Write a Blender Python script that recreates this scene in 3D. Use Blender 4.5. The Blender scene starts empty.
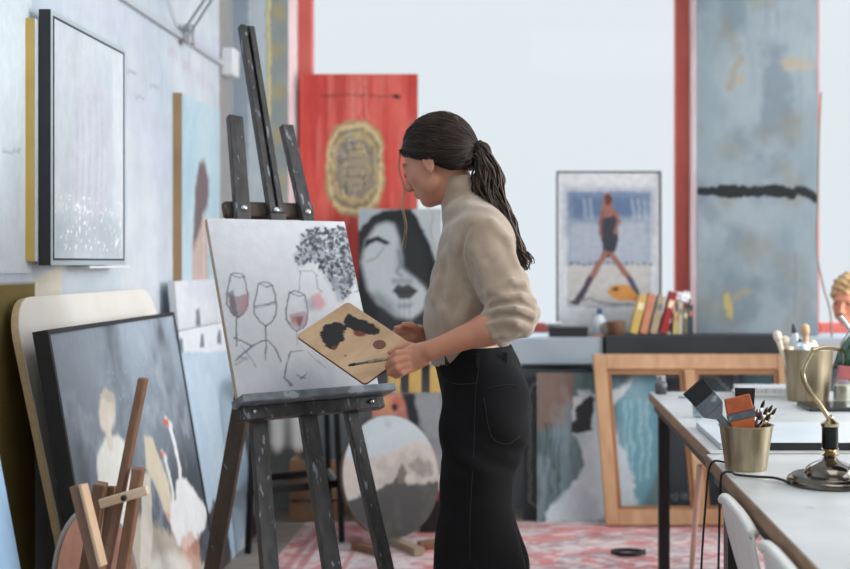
import bpy, math, random
import numpy as np
from mathutils import Vector, Matrix
random.seed(7)
C = bpy.context.scene.collection
F_, CX, HY, H = 1180.0, 520.0, 263.0, 1.28          # focal length in px, principal point, eye height
PI = math.pi
def P(px, py, Y):
    """point of the room seen at a measured position of the photo, Y metres away"""
    return Vector(((px-CX)*Y/F_, Y, H-(py-HY)*Y/F_))
def lin(c):
    return tuple(((x/255)/12.92 if x/255 <= .04045 else ((x/255+.055)/1.055)**2.4) for x in c[:3])

# ------------------------------------------------------------------ materials
MATS = {}
def mat(name, col, rough=.6, metal=0., col2=None, nscale=8., namt=.5, bump=0., bscale=40., attr=False,
        stretch=None, spec=.5, alpha=None, coat=0., sheen=0., sss=0., col3=None, n3=3., t3=.62, trans=0.):
    if name in MATS: return MATS[name]
    m = bpy.data.materials.new(name); m.use_nodes = True; MATS[name] = m
    nt = m.node_tree; N = nt.nodes; L = nt.links
    b = N['Principled BSDF']
    b.inputs['Roughness'].default_value = rough; b.inputs['Metallic'].default_value = metal
    b.inputs['Specular IOR Level'].default_value = spec
    if coat: b.inputs['Coat Weight'].default_value = coat
    if sheen: b.inputs['Sheen Weight'].default_value = sheen
    if trans: b.inputs['Transmission Weight'].default_value = trans
    if sss:
        b.inputs['Subsurface Weight'].default_value = sss; b.inputs['Subsurface Radius'].default_value = (.02, .008, .005)
        b.inputs['Subsurface Scale'].default_value = .5
    tc = N.new('ShaderNodeTexCoord'); mp = N.new('ShaderNodeMapping'); L.new(tc.outputs['Object'], mp.inputs['Vector'])
    if stretch: mp.inputs['Scale'].default_value = stretch
    src = None
    if attr:
        a = N.new('ShaderNodeAttribute'); a.attribute_name = 'Col'; src = a.outputs['Color']
    if col2 is not None or src:
        nz = N.new('ShaderNodeTexNoise'); nz.inputs['Scale'].default_value = nscale; nz.inputs['Detail'].default_value = 6
        L.new(mp.outputs['Vector'], nz.inputs['Vector'])
        r = N.new('ShaderNodeValToRGB'); r.color_ramp.elements[0].position = .5-namt*.5; r.color_ramp.elements[1].position = .5+namt*.5
        L.new(nz.outputs['Fac'], r.inputs['Fac'])
        if src:
            r.color_ramp.elements[0].color = (.9, .9, .9, 1); r.color_ramp.elements[1].color = (1.05, 1.05, 1.05, 1)
            mx = N.new('ShaderNodeMix'); mx.data_type = 'RGBA'; mx.blend_type = 'MULTIPLY'; mx.inputs[0].default_value = 1
            L.new(src, mx.inputs[6]); L.new(r.outputs['Color'], mx.inputs[7]); out = mx.outputs[2]
        else:
            r.color_ramp.elements[0].color = (*lin(col), 1); r.color_ramp.elements[1].color = (*lin(col2), 1); out = r.outputs['Color']
        if col3 is not None:
            n2 = N.new('ShaderNodeTexNoise'); n2.inputs['Scale'].default_value = n3; n2.inputs['Detail'].default_value = 5
            L.new(mp.outputs['Vector'], n2.inputs['Vector'])
            r2 = N.new('ShaderNodeValToRGB'); r2.color_ramp.elements[0].position = t3; r2.color_ramp.elements[1].position = t3+.05
            L.new(n2.outputs['Fac'], r2.inputs['Fac'])
            m3 = N.new('ShaderNodeMix'); m3.data_type = 'RGBA'; L.new(r2.outputs['Color'], m3.inputs[0]); L.new(out, m3.inputs[6])
            m3.inputs[7].default_value = (*lin(col3), 1); out = m3.outputs[2]
        L.new(out, b.inputs['Base Color'])
    else:
        b.inputs['Base Color'].default_value = (*lin(col), 1)
    if bump:
        bn = N.new('ShaderNodeTexNoise'); bn.inputs['Scale'].default_value = bscale; bn.inputs['Detail'].default_value = 5
        L.new(mp.outputs['Vector'], bn.inputs['Vector'])
        bp = N.new('ShaderNodeBump'); bp.inputs['Strength'].default_value = bump; bp.inputs['Distance'].default_value = .004
        L.new(bn.outputs['Fac'], bp.inputs['Height']); L.new(bp.outputs['Normal'], b.inputs['Normal'])
    if alpha is not None:
        b.inputs['Alpha'].default_value = alpha
    return m
def glass(name, tint=(255, 255, 255), gl=.08):
    m = bpy.data.materials.new(name); m.use_nodes = True; nt = m.node_tree; N = nt.nodes; L = nt.links; N.clear()
    o = N.new('ShaderNodeOutputMaterial'); t = N.new('ShaderNodeBsdfTransparent'); g = N.new('ShaderNodeBsdfGlossy')
    t.inputs['Color'].default_value = (*lin(tint), 1); g.inputs['Roughness'].default_value = .05
    x = N.new('ShaderNodeMixShader'); x.inputs[0].default_value = gl
    L.new(t.outputs[0], x.inputs[1]); L.new(g.outputs[0], x.inputs[2]); L.new(x.outputs[0], o.inputs[0]); return m

M_paint = mat('painted_canvas', (255,)*3, .62, attr=True, nscale=30, namt=.8, bump=.25, bscale=60)
M_wallp = mat('painted_plaster', (255,)*3, .8, attr=True, nscale=5, namt=.9, bump=.4, bscale=12)
M_gloss = mat('glazed_print', (255,)*3, .3, attr=True, nscale=30, namt=.3)
M_canvas_side = mat('raw_canvas_edge', (205, 190, 165), .85, col2=(180, 165, 140), bump=.2)
M_black = mat('black_lacquer', (26, 27, 29), .45, col2=(40, 40, 42), nscale=12)
M_steel = mat('black_steel', (20, 21, 23), .4, metal=.3)
M_wood = mat('pale_wood', (198, 160, 122), .55, col2=(172, 130, 94), nscale=6, stretch=(4, 4, 1), bump=.15)
M_woodb = mat('brown_wood', (142, 104, 76), .5, col2=(108, 76, 54), nscale=7, stretch=(5, 5, 1), bump=.15)
M_woodp = mat('bleached_wood', (225, 205, 180), .6, col2=(200, 172, 140), nscale=9, stretch=(4, 4, 1))
M_easel = mat('dark_stained_easel_wood', (68, 66, 65), .5, col2=(36, 35, 35), nscale=11, namt=.35, bump=.4, bscale=50, stretch=(3, 3, .5), col3=(122, 130, 138), n3=18, t3=.62)
M_easelb = mat('brown_stained_easel_wood', (72, 56, 42), .5, col2=(46, 36, 29), nscale=10, stretch=(3, 3, .7), bump=.2, col3=(120, 125, 130), n3=25, t3=.68)
M_metal = mat('nickel', (190, 190, 190), .25, metal=1)
M_brass = mat('aged_brass', (196, 178, 148), .22, metal=1, col2=(150, 130, 102), nscale=10)
M_gold = mat('brushed_gold_tin', (186, 172, 144), .34, metal=.8, col2=(140, 124, 98), nscale=7, stretch=(6, 6, .35), bump=.2, bscale=6)
M_red = mat('red_frame_paint', (200, 92, 80), .5, col2=(212, 110, 98), nscale=5)
M_white = mat('white_paint', (225, 226, 226), .6)
M_grey = mat('grey_plaster', (150, 158, 165), .8, col2=(122, 130, 136), nscale=3, bump=.2)

# ------------------------------------------------------------------ objects
ORG = {}
def setp(o, label=None, cat=None, group=None, kind=None):
    if label: o['label'] = label
    if cat: o['category'] = cat
    if group: o['group'] = group
    if kind: o['kind'] = kind
    return o
def thing(name, label, cat, loc, group=None):
    o = bpy.data.objects.new(name, None); o.empty_display_size = .05; C.objects.link(o); o.location = loc
    ORG[o] = Vector(loc); return setp(o, label, cat, group)
def link(name, verts, faces, m, parent=None, smooth=False, loc=None, cols=None, bevel=0, seg=2):
    if parent is not None: org = ORG[parent]; oloc = Vector((0, 0, 0))
    else:
        a = np.array([tuple(v) for v in verts]); org = Vector(loc) if loc is not None else Vector((float((a[:, 0].min()+a[:, 0].max())/2), float((a[:, 1].min()+a[:, 1].max())/2), float(a[:, 2].min()))); oloc = org
    me = bpy.data.meshes.new(name)
    a = np.asarray([tuple(v) for v in verts] if not isinstance(verts, np.ndarray) else verts, dtype=float) - np.array(org)
    me.from_pydata(a.tolist(), [], [list(map(int, f)) for f in faces]); me.update()
    me.materials.append(m)
    if smooth: me.polygons.foreach_set('use_smooth', [True]*len(me.polygons))
    if cols is not None:
        ca = me.color_attributes.new('Col', 'FLOAT_COLOR', 'POINT'); ca.data.foreach_set('color', cols.astype(np.float32).ravel())
    o = bpy.data.objects.new(name, me); C.objects.link(o); o.location = oloc; ORG[o] = org
    if parent is not None: o.parent = parent
    if bevel:
        b = o.modifiers.new('bevel', 'BEVEL'); b.width = bevel; b.segments = seg; b.limit_method = 'ANGLE'
    return o
class MB:
    def __init__(s): s.v = []; s.f = []
    def add(s, vs, fs):
        n = len(s.v); s.v += [Vector(v) for v in vs]; s.f += [[i+n for i in f] for f in fs]; return s
    def hexa(s, b4, t4):
        return s.add(list(b4)+list(t4), [(3, 2, 1, 0), (4, 5, 6, 7), (0, 1, 5, 4), (1, 2, 6, 5), (2, 3, 7, 6), (3, 0, 4, 7)])
    def box(s, x0, x1, y0, y1, z0, z1):
        return s.hexa([(x0, y0, z0), (x1, y0, z0), (x1, y1, z0), (x0, y1, z0)], [(x0, y0, z1), (x1, y0, z1), (x1, y1, z1), (x0, y1, z1)])
    def obox(s, c, ax, ay, az, hx, hy, hz):
        c, ax, ay, az = map(Vector, (c, ax, ay, az)); q = [(-1, -1), (1, -1), (1, 1), (-1, 1)]
        return s.hexa([c+ax*hx*i+ay*hy*j-az*hz for i, j in q], [c+ax*hx*i+ay*hy*j+az*hz for i, j in q])
    def beam(s, p0, p1, w, d, side=(1, 0, 0)):
        """bar from p0 to p1; w along side, d across it"""
        p0, p1 = Vector(p0), Vector(p1); a = (p1-p0); l = a.length; a.normalize()
        sd = Vector(side); sd = (sd-a*sd.dot(a)).normalized(); n = a.cross(sd)
        return s.obox((p0+p1)/2, sd, n, a, w/2, d/2, l/2)
    def tube(s, pts, rad, n=8, cap=True, flat=1.):
        pts = [Vector(p) for p in pts]; m = len(pts)
        if not hasattr(rad, '__len__'): rad = [rad]*m
        t0 = (pts[1]-pts[0]).normalized(); up = Vector((0, 0, 1)) if abs(t0.z) < .9 else Vector((1, 0, 0))
        x = t0.cross(up).normalized(); base = len(s.v)
        for i, p in enumerate(pts):
            t = (pts[min(i+1, m-1)]-pts[max(i-1, 0)]).normalized(); x = (x-t*x.dot(t)).normalized(); y = t.cross(x)
            for k in range(n):
                a = 2*PI*k/n; s.v.append(p+(x*math.cos(a)+y*math.sin(a)*flat)*rad[i])
        for i in range(m-1):
            for k in range(n):
                a = base+i*n+k; b = base+i*n+(k+1) % n; s.f.append([a, b, b+n, a+n])
        if cap:
            s.f.append([base+k for k in range(n)][::-1]); s.f.append([base+(m-1)*n+k for k in range(n)])
        return s
    def lathe(s, c, prof, n=32, ax=(0, 0, 1), close=False):
        c = Vector(c); ax = Vector(ax).normalized(); x = ax.orthogonal().normalized(); y = ax.cross(x); base = len(s.v); m = len(prof)
        for r, z in prof:
            for k in range(n):
                a = 2*PI*k/n; s.v.append(c+ax*z+(x*math.cos(a)+y*math.sin(a))*r)
        for i in range(m-1):
            for k in range(n):
                a = base+i*n+k; b = base+i*n+(k+1) % n; s.f.append([a, b, b+n, a+n])
        s.f.append([base+k for k in range(n)][::-1]); s.f.append([base+(m-1)*n+k for k in range(n)])
        return s
    def prism(s, poly, d):
        """closed polygon (list of Vector) extruded by vector d"""
        n = len(poly); base = len(s.v); s.v += [Vector(p) for p in poly]+[Vector(p)+Vector(d) for p in poly]
        s.f.append([base+i for i in range(n)][::-1]); s.f.append([base+n+i for i in range(n)])
        for i in range(n): j = (i+1) % n; s.f.append([base+i, base+j, base+n+j, base+n+i])
        return s
    def build(s, name, m, parent=None, smooth=False, bevel=0, seg=2, loc=None):
        return link(name, s.v, s.f, m, parent, smooth, loc, None, bevel, seg)
def spline(pts, n=8):
    pts = [Vector(p) for p in pts]; out = []
    q = [pts[0]*2-pts[1]]+pts+[pts[-1]*2-pts[-2]]
    for i in range(1, len(q)-2):
        for k in range(n):
            t = k/n; a, b, c, d = q[i-1:i+3]
            out.append(.5*((2*b)+(c-a)*t+(2*a-5*b+4*c-d)*t*t+(3*b-a-3*c+d)*t**3))
    out.append(pts[-1]); return out
def autosmooth(o):
    for p in o.data.polygons: p.use_smooth = True
    o.data.set_sharp_from_angle(angle=math.radians(40)); return o

# ------------------------------------------------------------------ noise + painting
def vnoise(x, y, seed=0, oct=4):
    out = np.zeros_like(x, dtype=float); amp = .5; tot = 0; rs = np.random.RandomState(seed)
    for o in range(oct):
        T = rs.rand(64, 64); xi = np.floor(x).astype(int); yi = np.floor(y).astype(int); fx = x-xi; fy = y-yi
        fx = fx*fx*(3-2*fx); fy = fy*fy*(3-2*fy)
        g = lambda a, b: T[a % 64, b % 64]
        out += amp*((g(xi, yi)*(1-fx)+g(xi+1, yi)*fx)*(1-fy)+(g(xi, yi+1)*(1-fx)+g(xi+1, yi+1)*fx)*fy)
        tot += amp; amp *= .5; x = x*2.03+5.1; y = y*2.03+1.7
    return out/tot
class Panel:
    """flat rectangular canvas / board: O bottom-left corner of its front face, r right, u up (as seen from its front)"""
    def __init__(s, O, r, u, w, h, t=.02, cell=.006):
        s.O = Vector(O); s.r = Vector(r).normalized(); s.u = Vector(u).normalized(); s.n = s.r.cross(s.u).normalized(); s.w = w; s.h = h; s.t = t; s.brush = 1.
        s.nx = max(2, int(w/cell)); s.ny = max(2, int(h/cell))
        s.X, s.Y = np.meshgrid(np.linspace(0, w, s.nx+1), np.linspace(0, h, s.ny+1)); s.img = np.ones(s.X.shape+(3,))*.8; s.warp()
    def warp(s, a=.009, f=28., a2=.004, f2=90.):
        s.QX = s.X+a*(vnoise(s.X*f, s.Y*f, 201)-.5)*2+a2*(vnoise(s.X*f2, s.Y*f2, 203)-.5)*2; s.QY = s.Y+a*(vnoise(s.X*f, s.Y*f, 202)-.5)*2+a2*(vnoise(s.X*f2, s.Y*f2, 204)-.5)*2; return s
    def uv(s, px, py):
        d = Vector(((px-CX)/F_, 1, -(py-HY)/F_)); o = Vector((0, 0, H)); k = (s.O-o).dot(s.n)/d.dot(s.n); q = o+d*k-s.O
        return (q.dot(s.r), q.dot(s.u))
    def pts(s, pts, mode):
        if mode == 'px': return [s.uv(*p) for p in pts]
        return [(p[0]*s.w, (1-p[1])*s.h) for p in pts]
    def W(s, x, y, off=0): return s.O+s.r*x+s.u*y+s.n*off
    def fill(s, c): s.img[:] = lin(c); return s
    def mix(s, c, a): a = np.clip(a, 0, 1)[..., None]; s.img = s.img*(1-a)+np.array(lin(c))*a; return s
    def noise(s, c, sx, sy, lo=.5, hi=.7, amt=1., seed=0, oct=4):
        n = vnoise(s.X*sx, s.Y*sy, seed, oct); return s.mix(c, amt*np.clip((n-lo)/(hi-lo), 0, 1))
    def poly(s, pts, c, soft=.004, a=1., mode='px', rough=0., seed=3, tex=None, rf=40):
        q = s.pts(pts, mode); d = np.full(s.X.shape, 1e9); ins = np.zeros(s.X.shape, bool)
        for i in range(len(q)):
            x0, y0 = q[i]; x1, y1 = q[(i+1) % len(q)]; ex, ey = x1-x0, y1-y0; l = ex*ex+ey*ey+1e-12
            t = np.clip(((s.QX-x0)*ex+(s.QY-y0)*ey)/l, 0, 1); d = np.minimum(d, np.hypot(s.QX-x0-t*ex, s.QY-y0-t*ey))
            if y0 != y1: ins ^= ((y0 > s.QY) != (y1 > s.QY)) & (s.QX < (s.QY-y0)*ex/(y1-y0)+x0)
        sd = np.where(ins, -d, d)
        if rough: sd = sd+(vnoise(s.X*rf, s.Y*rf, seed)-.5)*rough
        al = a*np.clip(.5-sd/soft, 0, 1)
        if tex is not None: al = al*np.clip((vnoise(s.X*tex[0], s.Y*tex[1], seed+1)-tex[2])/tex[3], 0, 1)
        return s.mix(c, al)
    def ell(s, cx, cy, rx, ry, c, rot=0, **k):
        pts = []
        for i in range(20):
            a = 2*PI*i/20; x, y = rx*math.cos(a), ry*math.sin(a); pts.append((cx+x*math.cos(rot)-y*math.sin(rot), cy+x*math.sin(rot)+y*math.cos(rot)))
        return s.poly(pts, c, **k)
    def stroke(s, pts, wd, c, soft=.003, a=1., mode='px', rough=0., seed=3):
        q = s.pts(pts, mode); d = np.full(s.X.shape, 1e9)
        for (x0, y0), (x1, y1) in zip(q[:-1], q[1:]):
            ex, ey = x1-x0, y1-y0; l = ex*ex+ey*ey+1e-12
            t = np.clip(((s.QX-x0)*ex+(s.QY-y0)*ey)/l, 0, 1); d = np.minimum(d, np.hypot(s.QX-x0-t*ex, s.QY-y0-t*ey))
        sd = d-wd/2
        if rough: sd = sd+(vnoise(s.X*60, s.Y*60, seed)-.5)*rough
        return s.mix(c, a*np.clip(.5-sd/soft, 0, 1))
    def front(s, name, m=M_paint, parent=None, off=.0006, x0=0, inset=0):
        br = (vnoise(s.X*130, s.Y*22, 301)-.5)*.10+(vnoise(s.X*14, s.Y*14, 302)-.5)*.16; s.img = np.clip(s.img*(1+s.brush*br[..., None]), 0, 1)
        vs = np.array(s.O)+s.X[..., None]*np.array(s.r)+s.Y[..., None]*np.array(s.u)+np.array(s.n)*off
        nx = s.nx+1; j, i = np.meshgrid(np.arange(s.ny), np.arange(s.nx), indexing='ij'); a = (j*nx+i).ravel()
        f = np.stack([a, a+1, a+nx+1, a+nx], 1); c = np.concatenate([s.img, np.ones(s.X.shape+(1,))], -1)
        return link(name, vs.reshape(-1, 3), f.tolist(), m, parent, cols=c.reshape(-1, 4))
    def body(s, name, m, parent=None, bevel=.002, grow=0, t=None):
        t = t or s.t; b = MB(); g = grow
        q = [(-g, -g), (s.w+g, -g), (s.w+g, s.h+g), (-g, s.h+g)]
        b.hexa([s.W(x, y, -t) for x, y in q], [s.W(x, y, 0) for x, y in q]); return b.build(name, m, parent, bevel=bevel)
    def frame(s, name, m, parent, fw, ft, out=.004):
        """a moulding around the panel, standing proud by out"""
        b = MB(); z0, z1 = -s.t-ft, out; w, h = s.w, s.h
        o = [(-fw, -fw), (w+fw, -fw), (w+fw, h+fw), (-fw, h+fw)]; i = [(0, 0), (w, 0), (w, h), (0, h)]
        v = [s.W(x, y, z0) for x, y in o]+[s.W(x, y, z0) for x, y in i]+[s.W(x, y, z1) for x, y in o]+[s.W(x, y, z1) for x, y in i]
        f = []
        for k in range(4):
            j = (k+1) % 4; f += [[8+k, 8+j, 12+j, 12+k], [j, k, 4+k, 4+j], [k, j, 8+j, 8+k], [4+j, 4+k, 12+k, 12+j]]
        b.add(v, f); return b.build(name, m, parent)
    def base(s): return s.W(s.w/2, 0, -s.t/2)
def leaning(x, y, r, lean, z=0, w=1, h=1, t=.02, cell=.006, skew=0):
    """a panel whose lower front-left corner stands at x,y,z and whose top leans back by lean"""
    r = Vector(r).normalized(); n0 = r.cross(Vector((0, 0, 1))).normalized(); u = Vector((0, 0, 1))*math.cos(lean)-n0*math.sin(lean)
    return Panel((x, y, z), r, u, w, h, t, cell)

# ------------------------------------------------------------------ implicit surfaces (for bodies and cloth)
class Field:
    def __init__(s, lo, hi, h):
        s.lo = np.array(lo, float); s.h = h; s.n = np.ceil((np.array(hi)-s.lo)/h).astype(int)+1
        s.A = np.full(tuple(s.n), 1., np.float32); s.ax = [s.lo[i]+h*np.arange(s.n[i]) for i in range(3)]
    def ap(s, fn, lo, hi, k=.01, op='u'):
        i0 = np.clip(np.floor((np.array(lo)-s.lo)/s.h).astype(int), 0, s.n-1); i1 = np.clip(np.ceil((np.array(hi)-s.lo)/s.h).astype(int)+1, 1, s.n)
        if (i1 <= i0).any(): return s
        sl = tuple(slice(a, b) for a, b in zip(i0, i1))
        X, Y, Z = s.ax[0][sl[0]][:, None, None], s.ax[1][sl[1]][None, :, None], s.ax[2][sl[2]][None, None, :]
        d = fn(X, Y, Z); a = s.A[sl]
        if op == 'u': hh = np.clip(.5+.5*(a-d)/k, 0, 1); r = a*(1-hh)+d*hh-k*hh*(1-hh)
        elif op == 's': hh = np.clip(.5-.5*(a+d)/k, 0, 1); r = a*(1-hh)-d*hh+k*hh*(1-hh)
        elif op == 'add': r = a+d
        s.A[sl] = r; return s
    def cone(s, a, b, ra, rb, k=.01, op='u', mod=None):
        a, b = np.array(a), np.array(b); e = b-a; l = e.dot(e)+1e-9; m = max(ra, rb)+k+.03
        def fn(X, Y, Z):
            t = np.clip(((X-a[0])*e[0]+(Y-a[1])*e[1]+(Z-a[2])*e[2])/l, 0, 1)
            r = ra+(rb-ra)*t
            if mod: r = r+mod(t, X, Y, Z)
            return np.sqrt((X-a[0]-t*e[0])**2+(Y-a[1]-t*e[1])**2+(Z-a[2]-t*e[2])**2)-r
        return s.ap(fn, np.minimum(a, b)-m, np.maximum(a, b)+m, k, op)
    def chain(s, pts, rad, k=.01):
        for i in range(len(pts)-1): s.cone(pts[i], pts[i+1], rad[i], rad[i+1], k)
        return s
    def econe(s, a, b, ra, rb, side, k=.01, op='u', mod=None):
        a, b, sd = np.array(a), np.array(b), np.array(side, float); e = b-a; l = e.dot(e)+1e-9; m = max(*ra, *rb)+k+.03
        def fn(X, Y, Z):
            t = np.clip(((X-a[0])*e[0]+(Y-a[1])*e[1]+(Z-a[2])*e[2])/l, 0, 1)
            x, y, z = X-a[0]-t*e[0], Y-a[1]-t*e[1], Z-a[2]-t*e[2]; vs = x*sd[0]+y*sd[1]+z*sd[2]; q = np.maximum(x*x+y*y+z*z-vs*vs, 0)
            r1 = ra[0]+(rb[0]-ra[0])*t; r2 = ra[1]+(rb[1]-ra[1])*t
            if mod: mm = mod(t, X, Y, Z); r1 = r1+mm; r2 = r2+mm
            return (np.sqrt(q/r1**2+vs*vs/r2**2)-1)*np.minimum(r1, r2)
        return s.ap(fn, np.minimum(a, b)-m, np.maximum(a, b)+m, k, op)
    def ell(s, c, r, R=None, k=.01, op='u'):
        c, r = np.array(c), np.array(r, float); R = np.eye(3) if R is None else np.array(R); m = r.max()+k+.02
        def fn(X, Y, Z):
            x, y, z = X-c[0], Y-c[1], Z-c[2]; q = [(x*R[i][0]+y*R[i][1]+z*R[i][2]) for i in range(3)]
            k0 = np.sqrt(sum((q[i]/r[i])**2 for i in range(3))); k1 = np.sqrt(sum((q[i]/r[i]**2)**2 for i in range(3)))+1e-9
            return k0*(k0-1)/k1
        return s.ap(fn, c-m, c+m, k, op)
    def mesh(s):
        A = s.A; I = A < 0; nx, ny, nz = A.shape
        cs = np.zeros((nx-1, ny-1, nz-1), np.uint8)
        for dx in (0, 1):
            for dy in (0, 1):
                for dz in (0, 1): cs += I[dx:nx-1+dx, dy:ny-1+dy, dz:nz-1+dz]
        ci = np.argwhere((cs > 0) & (cs < 8)); ids = np.full(cs.shape, -1, np.int32); ids[tuple(ci.T)] = np.arange(len(ci))
        acc = np.zeros((len(ci), 3)); cnt = np.zeros(len(ci))
        for ax in range(3):
            o = [i for i in range(3) if i != ax]
            for p in (0, 1):
                for q in (0, 1):
                    d = np.zeros(3, int); d[o[0]] = p; d[o[1]] = q; a = ci+d; e = a.copy(); e[:, ax] += 1
                    fa, fb = A[tuple(a.T)].astype(float), A[tuple(e.T)].astype(float); m = (fa < 0) != (fb < 0)
                    t = np.where(m, fa/np.where(m, fa-fb, 1), 0); pt = a.astype(float); pt[:, ax] += t; acc[m] += pt[m]; cnt[m] += 1
        v = s.lo+acc/cnt[:, None]*s.h; faces = []
        for ax in range(3):
            b, c = (ax+1) % 3, (ax+2) % 3
            s0 = [slice(None)]*3; s1 = [slice(None)]*3; s0[ax] = slice(0, -1); s1[ax] = slice(1, None)
            ch = I[tuple(s0)] != I[tuple(s1)]; e = np.argwhere(ch); e = e[(e[:, b] > 0) & (e[:, c] > 0) & (e[:, b] < A.shape[b]-1) & (e[:, c] < A.shape[c]-1)]
            ins = I[tuple(e.T)]; q = []
            for db, dc in ((-1, -1), (0, -1), (0, 0), (-1, 0)):
                g = e.copy(); g[:, b] += db; g[:, c] += dc; q.append(ids[tuple(g.T)])
            q = np.stack(q, 1); q[~ins] = q[~ins][:, ::-1]; faces.append(q)
        return v, np.concatenate(faces).tolist()
# ================================================================== THE SETTING
def structure(o): o['kind'] = 'structure'; return o
YB, YW = 6.15, 6.45                                   # inner face of the window wall, plane of the windows
structure(MB().box(-1.7, 4.2, -3.2, 6.7, -.1, 0).build('floor', mat('floor_boards', (168, 160, 152), .55, col2=(140, 132, 124), nscale=4, stretch=(1, 6, 1))))
structure(MB().box(-1.7, 4.2, -3.2, 6.7, 3.4, 3.5).build('ceiling', mat('ceiling_paint', (225, 226, 226), .9)))
wl = structure(MB().box(-1.7, -1.5, -3.2, 6.15, 0, 3.4).build('wall_left', mat('left_plaster', (196, 208, 216), .85)))
p = Panel((-1.5, 2.2, 0), (0, 1, 0), (0, 0, 1), 3.95, 3.4, .01, .012)
p.fill((200, 208, 214)).noise((184, 197, 207), 2.2, 1.1, .4, .65, .8, 1).noise((211, 217, 221), 3, .8, .5, .7, .8, 2).noise((170, 190, 204), 14, 2, .62, .75, .5, 5)
p.noise((196, 200, 216), 1.5, 6, .55, .7, .5, 9)
p.poly([(-40, 290), (30, 283), (62, 262), (62, 300), (-40, 330)], (214, 208, 192), .01)
p.img[(p.Y < 1.215) & (p.X < 1.45)] = lin((118, 102, 52))                       # mustard painted foot of the wall
p.poly([(219, -60), (232, -60), (232, 560), (219, 560)], (150, 146, 142), .01, a=.85)
for x0, x1, yy, dy in ((168, 178, 48, 7), (182, 192, 60, 8), (197, 214, 74, 9), (160, 178, 18, 8), (196, 212, 42, 8), (140, 152, 8, 6)):   # faded lettering, unreadable
    k = (x1-x0)/4
    for q in range(4):
        xx = x0+q*k; s_ = (xx-x0)*.65
        p.stroke([(xx, yy+s_), (xx+k*.4, yy+s_+dy*.9)], .02, (190, 168, 190), .012, a=.55, rough=.02)
for sx, sy in ((126, 70), (150, 86), (134, 96), (60, 20)):
    p.stroke([(sx, sy), (sx+9, sy+2)], .012, (150, 160, 170), .008, a=.7, rough=.02)
p.front('plaster_face', M_wallp, wl, off=.001)
structure(MB().box(-1.7, 4.2, -3.2, -3.0, 0, 3.4).build('wall_front', M_white))
b = MB(); b.box(4, 4.2, -3, 6.15, 0, .9); b.box(4, 4.2, -3, 6.15, 3.1, 3.4)
for y0, y1 in ((-3, -.4), (2.0, 2.4), (4.8, 6.15)): b.box(4, 4.2, y0, y1, .9, 3.1)
structure(b.build('wall_right', M_white))
b = MB(); b.box(-1.7, 4.2, YB, 6.7, 0, .88); b.box(-1.7, 4.2, YB, 6.7, 3.15, 3.4)
b.box(-1.7, -1.209, YB, 6.7, .88, 3.15); b.box(.9225, 1.553, YB, 6.7, .88, 3.15); b.box(3.7, 4.2, YB, 6.7, .88, 3.15)
wb = structure(b.build('wall_back', M_grey))
# the painted front of the middle pier
p = Panel((.9225, YB, .88), (1, 0, 0), (0, 0, 1), .6305, 2.27, .01, .006)
p.brush = .6; p.warp(.03, 8, .008, 40); p.fill((130, 144, 151)).noise((148, 159, 165), 4, 3, .4, .7, .8, 21).noise((106, 120, 130), 5, 4, .55, .7, .7, 22).noise((132, 130, 120), 6, 5, .6, .72, .55, 23).noise((112, 128, 138), 20, 3, .6, .8, .4, 24)
p.poly([(724, 92), (731, 70), (741, 52), (744, 62), (738, 72), (733, 90)], (150, 138, 112), .02, a=.75, rough=.012)
p.poly([(738, 76), (744, 72), (745, 86), (739, 88)], (170, 150, 112), .01, a=.7)
p.poly([(780, 62), (788, 56), (812, 60), (812, 66), (784, 70)], (168, 152, 122), .012, a=.6, rough=.015)
p.poly([(722, 294), (728, 292), (732, 306), (731, 320), (727, 314)], (184, 166, 100), .01, a=.9, rough=.01)
p.poly([(728, 297), (748, 290), (756, 292), (752, 298), (732, 302)], (150, 146, 112), .02, a=.6, rough=.012)
for cx, cy, rx, ry in ((731, 148, 11, 11), (762, 134, 9, 8), (790, 128, 14, 18), (754, 250, 16, 16), (800, 300, 8, 12), (700, 130, 3, 5), (731, 45, 4, 6)): p.ell(cx, cy, rx, ry, (128, 126, 116), soft=.06, a=.5)
p.warp(.01, 12, .006, 50); p.stroke([(697, 192), (714, 191)], .046, (22, 26, 30), .008, rough=.02); p.stroke([(721, 190), (740, 192), (760, 191), (791, 193)], .062, (20, 24, 28), .008, rough=.025)
p.stroke([(797, 190), (806, 192), (816, 198)], .045, (24, 28, 32), .01, rough=.02)
p.stroke([(795, 252), (796, 280), (793, 312)], .006, (96, 106, 114), .006, a=.6)
p.front('painted_pier_face', M_wallp, wb, off=.001)
p = Panel((.922, YW, .88), (0, -1, 0), (0, 0, 1), .3, 2.27, .01, .05); p.fill((232, 204, 202)).noise((240, 222, 220), 4, 4, .4, .6, 1, 2); p.front('pink_reveal', M_wallp, wb, off=.001)
p = Panel((-1.209, YB, .88), (0, 1, 0), (0, 0, 1), .3, 2.27, .01, .05); p.fill((222, 196, 196)).noise((234, 214, 214), 4, 4, .4, .6, 1, 3); p.front('pink_reveal', M_wallp, wb, off=.001)
p = Panel((-1.5, YB, 0), (1, 0, 0), (0, 0, 1), .291, 3.4, .01, .006)
p.fill((150, 158, 156)).noise((168, 172, 166), 4, 3, .4, .6, .8, 31)
p.poly([(225, -60), (248, -60), (248, 560), (225, 560)], (158, 172, 184), .004); p.poly([(248, -60), (266, -60), (266, 560), (248, 560)], (196, 206, 212), .004)
p.stroke([(269, -60), (269, 560)], .018, (226, 212, 150), .004)
for cy in (12, 50, 92, 136, 180): p.ell(277+(cy % 5), cy, 6, 8, (190, 166, 104), soft=.05, a=.65, rough=.05)
p.front('painted_pier_face', M_wallp, wb, off=.001)
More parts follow.
